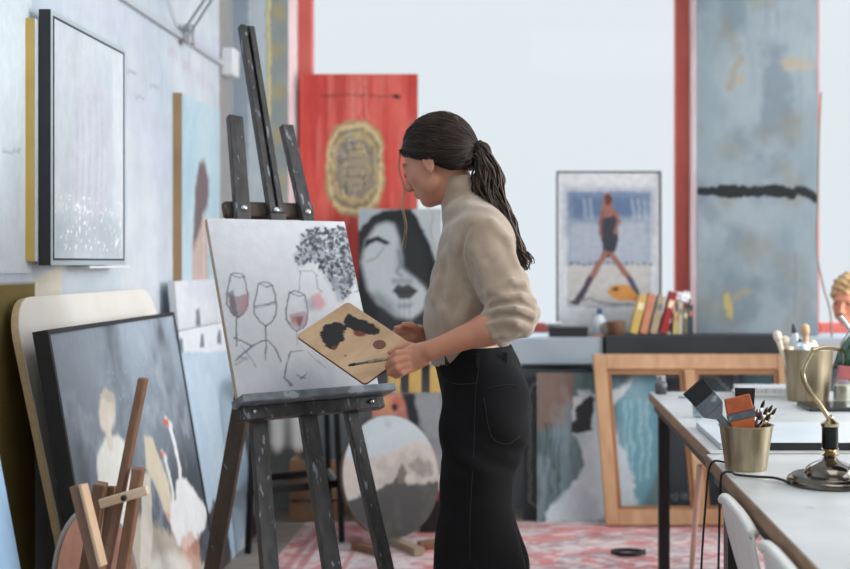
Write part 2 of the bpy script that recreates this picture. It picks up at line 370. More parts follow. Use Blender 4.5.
# windows: red timber frames with one wide pane each
def window(n, x0, x1):
    b = MB(); f = .076
    b.box(x0, x0+f, YW-.03, YW+.05, .88, 3.15); b.box(x1-f, x1, YW-.03, YW+.05, .88, 3.15)
    b.box(x0+f, x1-f, YW-.03, YW+.05, .88, .955); b.box(x0+f, x1-f, YW-.03, YW+.05, 3.07, 3.15)
    w = structure(b.build('window_%d' % n, M_red, bevel=.006))
    MB().box(x0+f, x1-f, YW+.005, YW+.012, .955, 3.07).build('pane', G_pane, w)
G_pane = glass('window_glass', (250, 253, 255), .003)
window(1, -1.2085, .922); window(2, 1.5535, 3.699)
structure(MB().box(-1.499, .42, 5.98, YW-.035, .765, .902).build('trim_1', mat('sill_paint', (168, 178, 185), .6, col2=(148, 158, 166), nscale=4), bevel=.006))
structure(MB().box(.43, 1.34, 5.96, YB-.003, .80, .915).build('trim_2', mat('black_shelf', (34, 38, 42), .5, col2=(48, 52, 56), nscale=6), bevel=.004))
structure(MB().box(1.35, 3.9, 5.98, YB-.003, .765, .902).build('trim_3', MATS['sill_paint'], bevel=.006))
structure(MB().box(1.554, 3.699, YB-.002, YW-.035, .88, .9).build('trim_4', MATS['sill_paint']))
structure(MB().box(.431, .9215, YB-.002, YW-.035, .88, .913).build('trim_5', MATS['black_shelf']))
# cable trunking along the left wall
b = MB(); b.box(-1.499, -1.478, 2.2, 5.9, 2.262, 2.29); cond = structure(b.build('trim_6', mat('trunking_grey', (186, 192, 196), .5), bevel=.003))
MB().box(-1.499, -1.43, 5.9, 6.02, 2.22, 2.36).build('socket_box', M_white, cond, bevel=.01)

# rug
rug = Panel((-1.05, 2.3, .008), (1, 0, 0), (0, 1, 0), 3.6, 3.5, .008, .011)
rug.brush = .5; rug.fill((208, 182, 180)).noise((218, 116, 110), 1.6, 1.6, .5, .54, .9, 41, 2)
rug.noise((226, 208, 204), 9, 12, .52, .6, .85, 42, 3).noise((150, 130, 138), 14, 16, .58, .63, .75, 43, 3).noise((198, 72, 70), 10, 9, .6, .64, .8, 44, 3).noise((200, 204, 210), 12, 18, .6, .64, .8, 47, 3)
for i in range(8): rug.stroke([(.03+i*.0, .5), (.03, .5)], .001, (0, 0, 0))
for cx, cy, r1, r2 in ((1.9, 2.6, 1.25, .75), (1.9, 2.6, .8, .45), (.5, 2.9, .5, .35), (2.9, 2.4, .5, .4), (.6, 1.5, .6, .4)):
    ph = np.arctan2(rug.Y-cy, rug.X-cx); rr = np.hypot((rug.X-cx)/r1, (rug.Y-cy)/r2)*(1+.06*np.cos(10*ph))
    rug.mix((228, 116, 110), .8*(np.abs(rr-1) < .09)); rug.mix((226, 214, 208), .9*(np.abs(rr-1.14) < .022)); rug.mix((120, 100, 110), .6*(np.abs(rr-.88) < .018))
rug.noise((232, 224, 222), 18, 26, .50, .58, .75, 45, 2).noise((168, 150, 156), 22, 26, .60, .66, .6, 48, 2)
for q in (.06, .12, .3): rug.mix((190, 92, 90), .7*((np.minimum(np.minimum(rug.X, 3.6-rug.X), np.minimum(rug.Y, 3.5-rug.Y)) > q) & (np.minimum(np.minimum(rug.X, 3.6-rug.X), np.minimum(rug.Y, 3.5-rug.Y)) < q+.03)))
rug.img = rug.img*.72+np.array(lin((206, 164, 162)))*.28; ro = MB().box(-1.05, 2.55, 2.3, 5.8, .001, .008).build('rug', mat('rug_backing', (150, 110, 105), .95))
setp(ro, 'worn patterned red and pink rug spread over the studio floor', 'rug')
rug.front('rug_pile', mat('wool_pile', (255,)*3, .95, attr=True, nscale=60, namt=.9, bump=.6, bscale=180), ro, off=.0008)

# ================================================================== LEFT WALL
L = (0, 1, 0)
def wallpanel(x, y0, y1, z0, z1, t, cell=.008): return Panel((x, y0, z0), L, (0, 0, 1), y1-y0, z1-z0, t, cell)
# tall canvas hung behind the framed one: only its yellow edge shows
p = wallpanel(-1.4665, 3.565, 4.2, 1.285, 2.02, .036); p.fill((198, 208, 216))
t = thing('hanging_canvas', 'deep canvas with a yellow edge hung behind the pale black-edged painting', 'painting', p.base())
p.body('stretched_canvas', mat('yellow_edge', (216, 184, 104), .7, col2=(200, 166, 90)), t); p.front('painted_front', M_paint, t)
# pale framed painting
p = wallpanel(-1.428, 3.612, 4.245, 1.295, 2.03, .032, .006)
p.fill((206, 214, 219)).noise((218, 223, 226), 3, 2, .4, .6, .9, 51).noise((186, 198, 207), 8, 2, .5, .7, .6, 52)
p.poly([(75, 95), (90, 75), (108, 90), (112, 170), (104, 235), (78, 240), (70, 180)], (198, 196, 208), .06, a=.55)
for sx in (76, 82, 88, 95, 101): p.stroke([(sx, 85+sx % 7*3), (sx+2, 150), (sx-1, 235)], .014, (168, 176, 192), .02, a=.4, rough=.03)
p.poly([(54, 215), (121, 222), (121, 262), (54, 256)], (170, 182, 188), .05, a=.6).noise((238, 242, 244), 60, 60, .66, .7, .0, 3)
m_ = np.clip((vnoise(p.X*70, p.Y*70, 8)-.66)/.04, 0, 1)*(p.Y < .2)*(p.Y > .03); p.mix((242, 244, 244), m_)
t = thing('framed_painting', 'pale blue-grey abstract painting in thin black-sided frame hung on left wall', 'painting', p.base())
p.body('backing', M_black, t, grow=.004); p.front('painted_front', M_paint, t); p.frame('frame', mat('frame_black_pale', (40, 46, 50), .5), t, .006, .0, .003)
p2 = MB()
for (x0, x1, y0, y1) in ((-.022, -.006, -.022, p.h+.022), (p.w+.006, p.w+.022, -.022, p.h+.022)): p2.hexa([p.W(x0, y0, -.03), p.W(x1, y0, -.03), p.W(x1, y0, .001), p.W(x0, y0, .001)], [p.W(x0, y1, -.03), p.W(x1, y1, -.03), p.W(x1, y1, .001), p.W(x0, y1, .001)])
for (y0, y1) in ((-.022, -.006), (p.h+.006, p.h+.022)): p2.hexa([p.W(-.006, y0, -.03), p.W(p.w+.006, y0, -.03), p.W(p.w+.006, y0, .001), p.W(-.006, y0, .001)], [p.W(-.006, y1, -.03), p.W(p.w+.006, y1, -.03), p.W(p.w+.006, y1, .001), p.W(-.006, y1, .001)])
p2.build('outer_frame', mat('silvery_frame', (178, 192, 198), .45, metal=.2), t)
b = MB(); b.hexa([p.W(-.0225, -.0225, -.036), p.W(-.019, -.0225, -.036), p.W(-.019, -.0225, .0), p.W(-.0225, -.0225, .0)], [p.W(-.0225, p.h+.0225, -.036), p.W(-.019, p.h+.0225, -.036), p.W(-.019, p.h+.0225, .0), p.W(-.0225, p.h+.0225, .0)]); b.build('side_board', M_black, t)
setp(MB().box(-1.499, -1.42, 3.9, 4.3, 1.262, 1.27).build('picture_ledge', M_white, bevel=.002), 'short white picture ledge under the pale abstract on left wall', 'ledge')
# sheets of paper on the wall at the frame's left edge
p = wallpanel(-1.494, 2.5, 3.61, 1.25, 2.5, .003); p.fill((192, 206, 216)).noise((208, 218, 224), 3, 2, .4, .6, 1, 12); p.stroke([(3, 150), (20, 152)], .01, (150, 165, 176), a=.6)
o = p.front('hanging_paper_sheet', M_paint, off=0); setp(o, 'large pale blue paper sheet on the wall left of yellow-edged canvas', 'paper')
# light blue canvas with the figure
p = wallpanel(-1.46, 5.095, 5.74, 1.20, 2.016, .038, .006)
p.fill((170, 200, 212)).noise((188, 212, 220), 3, 2, .4, .6, .9, 61)
p.poly([(192, 283), (192, 250), (196, 215), (201, 212), (206, 220), (209, 283)], (196, 176, 168), .04)
p.poly([(193, 248), (195, 190), (199, 163), (204, 160), (209, 180), (208, 205), (204, 214), (198, 236)], (112, 100, 102), .035, rough=.02)
p.stroke([(203, 215), (204, 280)], .02, (228, 208, 198), .02, a=.7)
t = thing('hanging_canvas', 'light blue canvas of a figure seen from behind with wooden edge, on left wall', 'painting', p.base())
p.body('stretcher', mat('stretcher_wood', (176, 146, 108), .7, col2=(160, 128, 90)), t); p.front('painted_front', M_paint, t)
# plank leaning at the very left
def lean_left(x0, y0, w, h, lean, t=.03, cell=.009, z=.004): return leaning(x0, y0, L, lean, z, w, h, t, cell)
# cream rounded board
a_c = math.atan(.246/1.188); HC = 1.20; t = .022
base = Vector((-1.214, 3.38, .004)); u = Vector((-math.sin(a_c), 0, math.cos(a_c))); n_ = Vector((math.cos(a_c), 0, math.sin(a_c)))
pts = []
for cx, cy, a0 in ((.12, .06, 180), (1.28-.06, .06, 270), (1.28-.12, HC-.12, 0), (.12, HC-.12, 90)):
    rr = .12 if cy > .5 else .06
    cx = rr if cx < .5 else 1.28-rr; cy = rr if cy < .5 else HC-rr
    for k in range(7): a = math.radians(a0+k*15); pts.append(base+Vector((0, cx+rr*math.cos(a), 0))+u*(cy+rr*math.sin(a)))
th = thing('rounded_board', 'cream rounded-corner board with plywood edge leaning behind the geese painting', 'board', base)
MB().prism(pts, n_*(-t)).build('plywood_core', mat('plywood_edge', (196, 170, 132), .7, col2=(214, 190, 152), nscale=20, stretch=(1, 1, 4)), th, bevel=.003)
MB().prism([q+n_*.0004 for q in pts], n_*.003).build('cream_face', mat('cream_laminate', (226, 220, 208), .5, col2=(232, 228, 220)), th, bevel=.001)
# geese painting
a_d = math.atan(.186/1.09)
p = lean_left(-1.144, 3.325, 1.185, 1.09, a_d, .04, .008)
p.fill((72, 80, 88)).noise((98, 108, 118), 2, 2, .4, .7, .8, 71)
hgt = p.Y/p.h; p.mix((160, 174, 186), .9*np.clip((hgt-.45)*1.9, 0, 1)*(.7+.5*vnoise(p.X*3, p.Y*3, 72))); p.noise((176, 186, 194), 9, 9, .56, .7, .35, 73); p.noise((36, 40, 44), 4, 3, .55, .75, .7, 74)
for i in range(26): x = .3+.5*random.random(); y = .12+.16*random.random(); p.stroke([(x, y), (x+.02, y+.006)], .006, (186, 196, 202), .004, a=.35, mode='uv')
p.poly([(60, 575), (78, 500), (150, 520), (214, 570), (214, 640), (60, 640)], (196, 186, 168), .03, a=.9, rough=.05)
WH = (222, 222, 214)
p.poly([(97, 455), (104, 440), (118, 436), (128, 446), (132, 480), (134, 520), (130, 565), (142, 600), (100, 600), (98, 520)], WH, .015)            # robe
p.ell(107, 412, 8.5, 22, (216, 206, 192), soft=.02); p.poly([(100, 395), (104, 388), (113, 392), (116, 404), (108, 400)], (196, 186, 172), .01)
p.stroke([(108, 430), (110, 444)], .05, (214, 204, 190), .015)
p.poly([(144, 436), (152, 438), (168, 480), (176, 520), (169, 524), (158, 492), (146, 468)], (206, 196, 172), .01)                                    # arm reaching down
p.poly([(142, 470), (150, 476), (153, 530), (150, 566), (140, 570)], (216, 210, 198), .01)
p.poly([(165, 510), (178, 518), (187, 545), (182, 549), (172, 532)], (206, 160, 138), .01)
def goose(dx, dy, s):
    q = lambda x, y: (164+(x-164)*s+dx, 422+(y-422)*s+dy)
    p.stroke([q(169, 424), q(175, 446), q(180, 470), q(180, 490)], .032*s, (226, 228, 226), .01); p.stroke([q(166, 421), q(171, 426)], .03*s, (222, 222, 220), .01)
    p.poly([q(163, 419), q(168, 420), q(169, 427), q(164, 424)], (206, 92, 76), .006)
    p.poly([q(176, 480), q(186, 478), q(200, 500), q(207, 507), q(205, 528), q(196, 540), q(184, 530), q(176, 505)], (228, 230, 228), .012)
    p.stroke([q(190, 535), q(190, 556)], .012, (200, 130, 100)); p.stroke([q(198, 535), q(199, 560)], .012, (200, 130, 100))
goose(0, 0, 1); goose(-4, 32, .82)
p.poly([(180, 540), (190, 530), (200, 545), (198, 575), (182, 570)], (206, 150, 126), .02, a=.6, rough=.03)
p.ell(170, 570, 22, 18, (232, 230, 222), soft=.04, a=.8)
t = thing('framed_painting', 'large dark painting of a robed figure and white geese leaning against rounded board', 'painting', p.base())
p.body('backing', M_black, t); p.front('painted_front', M_paint, t); p.frame('frame', mat('frame_blue_black', (30, 34, 37), .45), t, .014, .0, .004)
# pale canvases behind, towards the window
p = lean_left(-1.335, 4.9, .80, 1.205, math.atan(.10/1.2), .03)
p.fill((210, 216, 222)).noise((196, 206, 214), 4, 4, .4, .6, .8, 81).noise((226, 228, 230), 3, 5, .5, .6, .8, 82)
p.poly([(196, 310), (199, 309), (201, 326), (196, 327)], (120, 128, 136), .01)
t = thing('canvas', 'white unframed canvas standing under the blue figure canvas, behind the pencil canvas', 'painting', p.base())
p.body('stretched_canvas', mat('white_edge', (206, 210, 214), .7), t); p.front('painted_front', M_paint, t)
p = lean_left(-1.238, 4.74, .82, 1.01, math.atan(.135/1.0), .03, .007)
p.fill((176, 198, 214)).noise((190, 208, 220), 3, 2, .4, .6, .8, 91).noise((160, 184, 204), 2, 5, .5, .7, .6, 92)
p.poly([(172, 322), (250, 322), (250, 344), (216, 352), (182, 352), (172, 350)], (222, 226, 230), .006)
for x, y in ((181, 352), (202, 348), (219, 344)): p.poly([(x-2.5, y), (x-1.5, y-12), (x, y-15), (x+1.5, y-12), (x+2.5, y)], (112, 124, 136), .006)
p.poly([(203, 570), (206, 520), (214, 500), (226, 520), (232, 560), (232, 600), (203, 600)], (70, 62, 66), .02, rough=.03); p.ell(229, 476, 4, 9, (76, 84, 96), soft=.01)
p.poly([(246, 495), (254, 488), (260, 500), (262, 540), (266, 560), (254, 565), (246, 540)], (72, 56, 62), .015, rough=.02); p.ell(255, 491, 5, 4, (196, 150, 140), soft=.01)
p.poly([(248, 500), (254, 500), (256, 515), (249, 516)], (196, 146, 136), .01); p.poly([(240, 540), (248, 530), (254, 560), (240, 570)], (214, 216, 220), .02)
t = thing('canvas', 'sky blue canvas with a white band of three pencil tips, leaning beside the geese painting', 'painting', p.base())
p.body('stretched_canvas', mat('blue_dark_edge', (60, 72, 82), .7), t); p.front('painted_front', M_paint, t)
# blue canvas cut by the lower left corner
p = lean_left(-1.0, 2.02, .60, 1.0, math.atan(.186), .03, z=.0125); p.fill((142, 172, 200)).noise((176, 196, 212), 3, 4, .4, .6, .9, 95)
t = thing('canvas', 'blue canvas standing on the floor at the lower left corner', 'painting', p.base())
p.body('stretched_canvas', MATS['white_edge'], t); p.front('painted_front', M_paint, t)
# clamp lamp arm on the trunking
t = thing('clamp_lamp', 'white metal spring-arm lamp clamped to trunking high on the left wall', 'lamp', (-1.48, 5.2, 2.29))
MB().box(-1.478, -1.44, 5.17, 5.23, 2.24, 2.33).build('clamp', M_metal, t, bevel=.006)
cl = P(186, 32, 5.1)
MB().lathe(P(183, 33, 5.2), [(.02, -.03), (.024, 0), (.02, .03)], 16, (1, .3, 0)).build('joint', mat('lamp_grey', (170, 182, 186), .4, metal=.4), t, smooth=False)
b = MB(); b.tube([P(184, 30, 5.16), P(203, 2, 5.0), P(235, -46, 4.8)], .006, 8); b.tube([P(190, 33, 5.14), P(209, 4, 4.98), P(240, -44, 4.78)], .006, 8)
b.build('arm', MATS['lamp_grey'], t)
b = MB(); b.lathe(P(246, -50, 4.76), [(.03, -.02), (.05, .0), (.085, .1), (.09, .12), (.084, .12), (.05, .02)], 20, (.4, -.2, -1)); b.build('lamp_shade', M_white, t, smooth=True)

# ================================================================== WINDOW SILL
X_ = (1, 0, 0)
def standing(px0, px1, ptop, Y, z0=.904, t=.03, lean=.03, cell=.007, yaw=0):
    x0, x1 = (px0-CX)*Y/F_, (px1-CX)*Y/F_; h = H-(ptop-HY)*(Y+.03)/F_-z0
    return leaning(x0, Y, (math.cos(yaw), math.sin(yaw), 0), lean, z0, x1-x0, h, t, cell)
p = standing(299, 417, 74, 6.26, lean=.02)
p.fill((216, 82, 70)).noise((226, 108, 94), 18, 2, .45, .6, .8, 101).noise((190, 56, 50), 22, 1.6, .5, .65, .7, 102).noise((214, 120, 106), 30, 2, .62, .75, .6, 103)
def cap(cx, cy, rx, ry, n=24):                       # upright rounded tablet outline
    return [(cx+rx*math.copysign(abs(math.cos(2*PI*i/n))**.75, math.cos(2*PI*i/n)), cy+ry*math.copysign(abs(math.sin(2*PI*i/n))**.75, math.sin(2*PI*i/n))) for i in range(n)]
for k, (g, c) in enumerate(((1, (176, 150, 104)), (.93, (216, 196, 146)), (.84, (128, 114, 92)), (.76, (190, 166, 120)), (.64, (136, 126, 114)), (.5, (168, 152, 126)))):
    p.poly(cap(355, 168, 30*g, 49*g-1), c, .01, a=.9, rough=.03, seed=k)
for i in range(60):
    a = random.random()*6.28; r = .3+.62*random.random(); x, y = 355+27*r*math.cos(a), 167+43*r*math.sin(a)
    p.stroke([(x, y), (x+random.uniform(-3, 3), y+random.uniform(-12, 12))], .006+.006*random.random(), random.choice([(226, 208, 156), (96, 86, 76), (146, 132, 110), (200, 168, 96), (176, 174, 168)]), .004, a=.8)
for i in range(5): p.stroke([(343, 150+i*9), (366, 149+i*9)], .006, (80, 76, 76), .004, a=.7, rough=.01)
p.stroke([(320, 96), (350, 95), (396, 97)], .006, (70, 30, 28), .005, a=.8); p.ell(397, 97, 4, 2, (60, 24, 24))
for x in (352, 360, 366): p.stroke([(x, 76), (x+1, 120)], .008, (222, 172, 160), .01, a=.5, rough=.01)
for i in range(6): x = 332+i*8; p.stroke([(x, 195), (x+1, 225)], .006, (206, 120, 96), .006, a=.5)
t = thing('canvas', 'tall red painting with a rounded golden tablet motif standing on window sill', 'painting', p.base())
p.body('stretched_canvas', mat('dark_red_edge', (92, 38, 34), .7), t); p.front('painted_front', M_paint, t)
# black and white face
p = standing(358, 441, 209, 6.12, lean=.03, t=.025, cell=.0045)
p.warp(.003, 30, .001, 90); p.brush = .4; p.fill((168, 176, 180)).noise((186, 192, 194), 3, 3, .4, .6, .8, 111)
BK = (24, 26, 28)
p.poly([(358, 232), (372, 216), (386, 209), (412, 209), (424, 232), (437, 262), (441, 300), (432, 318), (418, 332), (358, 332), (356, 300)], BK, .012, rough=.02)
p.poly([(361, 262), (366, 240), (376, 226), (386, 222), (394, 224), (401, 236), (404, 252), (405, 268), (414, 276), (424, 284), (428, 294), (424, 310), (412, 320), (396, 318), (380, 306), (368, 290)], (186, 192, 194), .03); p.poly([(378, 292), (392, 304), (400, 318), (386, 312), (372, 296)], (96, 102, 106), .05, a=.7); p.poly([(398, 244), (404, 262), (408, 274), (396, 268)], (120, 126, 130), .04, a=.6)
p.poly([(396, 224), (410, 222), (424, 250), (428, 290), (416, 278), (404, 268), (401, 246)], (34, 36, 38), .03)
p.poly([(364, 250), (366, 240), (378, 236), (391, 243), (386, 245), (376, 241), (368, 246)], BK, .006); p.stroke([(360, 240), (366, 228), (378, 220)], .012, (40, 42, 44), .008)
p.stroke([(366, 262), (376, 258), (384, 248)], .006, (70, 74, 78), .004, a=.7); p.stroke([(398, 250), (401, 266), (396, 272), (402, 276)], .012, (110, 116, 120), .01, a=.8)
p.poly([(393, 290), (398, 284), (403, 286), (409, 284), (418, 291), (410, 299), (400, 299)], (66, 68, 70), .006); p.stroke([(393, 291), (404, 292), (417, 291)], .008, BK, .004)
p.poly([(392, 278), (412, 278), (414, 284), (392, 284)], (120, 126, 130), .015, a=.6); p.poly([(396, 304), (414, 303), (410, 308), (398, 308)], (120, 126, 130), .012, a=.6)
for x in (399, 404, 409): p.stroke([(x, 298), (x+.5, 318)], .004, (70, 72, 74), .004, a=.6)
p.poly([(380, 306), (396, 318), (412, 320), (424, 310), (428, 330), (372, 332)], (44, 46, 48), .02, a=.8)
t = thing('canvas', 'black and white painting of a hooded woman\'s face standing before the red painting', 'painting', p.base())
p.body('stretched_canvas', mat('grey_edge', (120, 126, 130), .7), t); p.front('painted_front', M_paint, t)
# framed print
p = standing(558, 660, 173, 6.27, lean=.02, t=.02, cell=.0042)
p.brush = .2; p.fill((208, 210, 212))
q = [(567.5, 192), (650, 192), (650, 307), (567.5, 307)]
p.poly(q, (150, 164, 184), .003)
def inside(pts, c, **k): p.poly(pts, c, **k)
p.warp(.008, 30, .003, 90); inside([(568, 192), (650, 192), (650, 230), (568, 232)], (92, 112, 142), soft=.09); p.noise((180, 186, 194), 16, 10, .52, .6, .0, 3); inside([(568, 222), (650, 218), (650, 262), (568, 264)], (164, 172, 182), soft=.07)
m_ = (vnoise(p.X*20, p.Y*8, 7) > .58); 
inside([(568, 265), (650, 262), (650, 306), (568, 306)], (190, 186, 182), soft=.01)
for i in range(14):
    x = 569+i*6; inside([(x, 264), (x+3, 261+i % 3), (x+6, 264), (x+3, 266)], (86, 104, 128), soft=.008, a=.8)
for x in (584, 590, 632, 638, 644): p.stroke([(x, 200), (x+2, 218)], .01, (190, 200, 212), .02, a=.6)
SK = (146, 100, 88)
inside([(601, 206), (605, 194), (609, 192), (612, 197), (612, 208), (616, 214), (617, 226), (614, 232), (604, 232), (601, 222)], SK, soft=.006)
inside([(602, 218), (616, 216), (618, 236), (616, 250), (611, 258), (606, 258), (602, 248), (601, 232)], (52, 54, 66), soft=.006)
p.stroke([(603, 212), (600, 224), (602, 236)], .018, (126, 84, 76), .006); p.stroke([(615, 212), (619, 222), (616, 232)], .018, SK, .006); p.ell(608, 200, 3.5, 6, (92, 52, 44), soft=.006)
p.stroke([(605, 254), (597, 268), (590, 280)], .034, SK, .006); p.stroke([(612, 254), (621, 268), (630, 280)], .034, SK, .006)
p.stroke([(590, 280), (583, 292), (577, 302)], .036, (72, 62, 78), .006); p.stroke([(630, 279), (636, 290), (640, 300)], .034, (76, 74, 96), .006)
p.stroke([(576, 303), (572, 302)], .02, (60, 54, 70), .005); p.stroke([(570, 302), (590, 299), (600, 303), (616, 305)], .012, (96, 92, 100), .01, a=.7); p.stroke([(616, 304), (640, 305)], .01, (96, 92, 100), .01, a=.7)
p.poly([(607, 292), (612, 286), (622, 284), (632, 288), (637, 295), (634, 300), (622, 301), (611, 298)], (206, 142, 72), .006); p.ell(615.5, 289.5, 3, 2, (96, 48, 24), soft=.005)
p.poly([(632, 298), (640, 296), (646, 300), (640, 302)], (196, 84, 48), .005)
t = thing('framed_print', 'white-matted framed print of a striding figure by the sea on window sill', 'picture', p.base())
p.body('backing', M_black, t); p.front('print', M_gloss, t); p.frame('frame', mat('thin_dark_frame', (58, 60, 62), .4), t, .009, .0, .006)
# books standing right of the print
BK_ = [(631, 296, 644, 334, 9, (216, 184, 104), 'yellow', .20), (641, 295, 653, 334, 8, (218, 142, 108), 'orange-pink', .20), (652, 297, 662, 334, 8, (186, 166, 136), 'beige', .19), (661, 293, 673, 334, 8, (168, 40, 44), 'dark red', .22),
       (671, 312, 674, 334, 6, (204, 184, 120), 'narrow yellowish', .16), (677, 302, 677.5, 334, 5, (206, 196, 176), 'upright cream', .18), (682.5, 308, 683, 334, 5, (120, 116, 96), 'olive grey', .17), (688, 305, 687.5, 334, 5.5, (48, 72, 78), 'dark teal', .17)]
BL = ['pale yellow book leaning leftmost in the row beside the framed print', 'orange-pink book leaning second in the row right of yellow one', 'beige book leaning between the orange-pink and dark red books', 'dark red book leaning in the middle of the sill row',
      'short yellowish book standing just right of the dark red one', 'cream book standing upright under the crumpled white paper', 'slim olive grey book between the cream and dark teal books', 'dark teal book standing last in row against the pier']
prevx = None
for i, (xt, yt, xb, yb, w, c, nm, dp) in enumerate(BK_):
    # stands on the shelf; leans to the right at the top where the spine does in the photo
    Y = 6.02; xb_, xt_ = (630, 640, 650, 660, 673, 678, 683.5, 688.5)[i], (640, 649, 659, 671, 674, 678.5, 683.5, 688.5)[i]
    A = P(xb_, 333.2, Y); B = P(xt_, yt, Y); A.z = .917; d = (B-A); wd = w*Y/F_*.86; d.normalize(); s = Vector((d.z, 0, -d.x))
    hh = (B-A).length; A = A+s*0+Vector((0, 0, max(0, -(s*wd).z)))
    tb = thing('book', BL[i], 'book', A, 'books on the sill beside the framed print')
    def bk(x0, x1, y0, y1, z0, z1): return MB().hexa([A+s*x0+Vector((0, y0, 0))+d*z0, A+s*x1+Vector((0, y0, 0))+d*z0, A+s*x1+Vector((0, y1, 0))+d*z0, A+s*x0+Vector((0, y1, 0))+d*z0], [A+s*x0+Vector((0, y0, 0))+d*z1, A+s*x1+Vector((0, y0, 0))+d*z1, A+s*x1+Vector((0, y1, 0))+d*z1, A+s*x0+Vector((0, y1, 0))+d*z1])
    dp = min(dp, .105)
    cov = MB(); 
    for q in (bk(0, .003, 0, dp, 0, hh), bk(wd-.003, wd, 0, dp, 0, hh), bk(.003, wd-.003, 0, .003, 0, hh)): cov.add(q.v, q.f)
    cov.build('cover', mat('book_cover_%d' % i, c, .55, col2=tuple(x*.88 for x in c), nscale=12), tb); bk(.003, wd-.003, .003, dp-.003, .004, hh-.004).build('pages', mat('paper', (226, 218, 200), .9), tb)
    bk(.004, wd-.004, -.0008, 0, hh*.62, hh*.8).build('title_patch', mat('patch_%d' % (i % 3), [(236, 220, 180), (196, 120, 90), (120, 120, 120)][i % 3], .6), tb)
# crumpled paper on the books
f = Field((.78, 5.98, 1.05), (.99, 6.16, 1.25), .005); q = P(681, 298, 6.06)
f.ell(q, (.045, .04, .03)); f.ell(q+Vector((-.025, 0, .004)), (.028, .03, .022)); f.ell(q+Vector((.03, .01, .012)), (.02, .03, .022))
f.ap(lambda X, Y, Z: .004*np.sin(130*X+40*Z)*np.sin(120*Y+60*X)+.003*np.sin(230*Z+90*X), f.lo, (.99, 6.16, 1.25), op='add'); v, fc = f.mesh()
setp(link('crumpled_paper', v, fc, mat('white_tissue', (232, 234, 236), .8), smooth=False), 'crumpled white paper lying on top of the upright books', 'paper')
# black tray, white dish, bottle, tins
A = P(549, 333, 6.04); B = P(588, 333, 6.04)
t = thing('paint_box', 'flat black closed paint box lying on the sill left of mug', 'box', (A.x+.1, 6.1, .903))
MB().box(A.x, B.x, 6.03, 6.17, .903, .937).build('box_body', M_black, t, bevel=.004); MB().box(A.x-.003, B.x+.003, 6.027, 6.173, .938, .95).build('lid', M_black, t, bevel=.003)
t = thing('white_dish', 'shallow white dish resting on top of flat black box', 'dish', (P(553, 322, 6.09).x, 6.1, .951))
MB().lathe((P(553, 322, 6.09).x, 6.1, .951), [(.03, 0), (.05, .02), (.052, .022), (.046, .02), (.028, .006)], 24).build('dish', M_white, t, smooth=True)
q = P(600, 330, 6.1)
t = thing('white_bottle', 'white plastic bottle with blue cap standing on sill before the print', 'bottle', (q.x, 6.12, .903))
MB().lathe((q.x, 6.12, .903), [(.03, 0), (.033, .005), (.033, .07), (.028, .09), (.012, .105), (.012, .112)], 24).build('bottle_body', mat('frosted_plastic', (214, 222, 228), .4), t, smooth=True)
MB().lathe((q.x, 6.12, .903), [(.014, .112), (.015, .114), (.015, .138), (.01, .142)], 20).build('cap', mat('blue_cap', (58, 84, 128), .5), t, smooth=True)
q = P(616, 330, 6.04)
t = thing('mug', 'brown ceramic mug standing on the sill left of the books', 'mug', (q.x, 6.04, .904))
MB().lathe((q.x, 6.04, .904), [(.036, 0), (.042, .004), (.046, .075), (.0465, .078), (.043, .077), (.038, .008)], 28).build('mug_body', mat('brown_glaze', (128, 96, 72), .35, col2=(104, 76, 58)), t, smooth=True)
MB().tube([Vector((q.x-.042, 6.04, .97)), Vector((q.x-.072, 6.04, .965)), Vector((q.x-.078, 6.04, .94)), Vector((q.x-.066, 6.04, .92)), Vector((q.x-.04, 6.04, .918))], .005, 8).build('handle', MATS['brown_glaze'], t)
q = P(586, 332, 6.0)
t = thing('wooden_palette_knife_tray', 'narrow copper-coloured tray on the sill between black box and mug', 'tray', (P(592, 0, 6.0).x, 6.01, .903))
MB().box(P(589.5, 0, 6.01).x, P(607, 0, 6.01).x, 5.99, 6.05, .903, .912).build('tray', mat('copper', (176, 128, 98), .5, metal=.3), t, bevel=.003)

# ================================================================== BELOW THE WINDOW
# yellow slatted pallet
A = P(386, 0, 6.0).x
t = thing('slatted_pallet', 'yellow slatted wooden pallet leaning on the wall below window sill', 'pallet', (A+.2, 5.95, .002))
p = leaning(A, 5.93, X_, .06, .004, .55, .757, .02)
for i in range(5):
    x = .012+i*.106
    MB().hexa([p.W(x, 0, -.018), p.W(x+.062, 0, -.018), p.W(x+.062, 0, 0), p.W(x, 0, 0)], [p.W(x, .757, -.018), p.W(x+.062, .757, -.018), p.W(x+.062, .757, 0), p.W(x, .757, 0)]).build('slat', mat('yellow_timber', (214, 180, 108), .6, col2=(196, 158, 86)), t, bevel=.003)
for y in (.1, .56): MB().hexa([p.W(0, y, -.04), p.W(.55, y, -.04), p.W(.55, y, -.02), p.W(0, y, -.02)], [p.W(0, y+.06, -.04), p.W(.55, y+.06, -.04), p.W(.55, y+.06, -.02), p.W(0, y+.06, -.02)]).build('rail', mat('dark_timber', (52, 46, 40), .7), t)
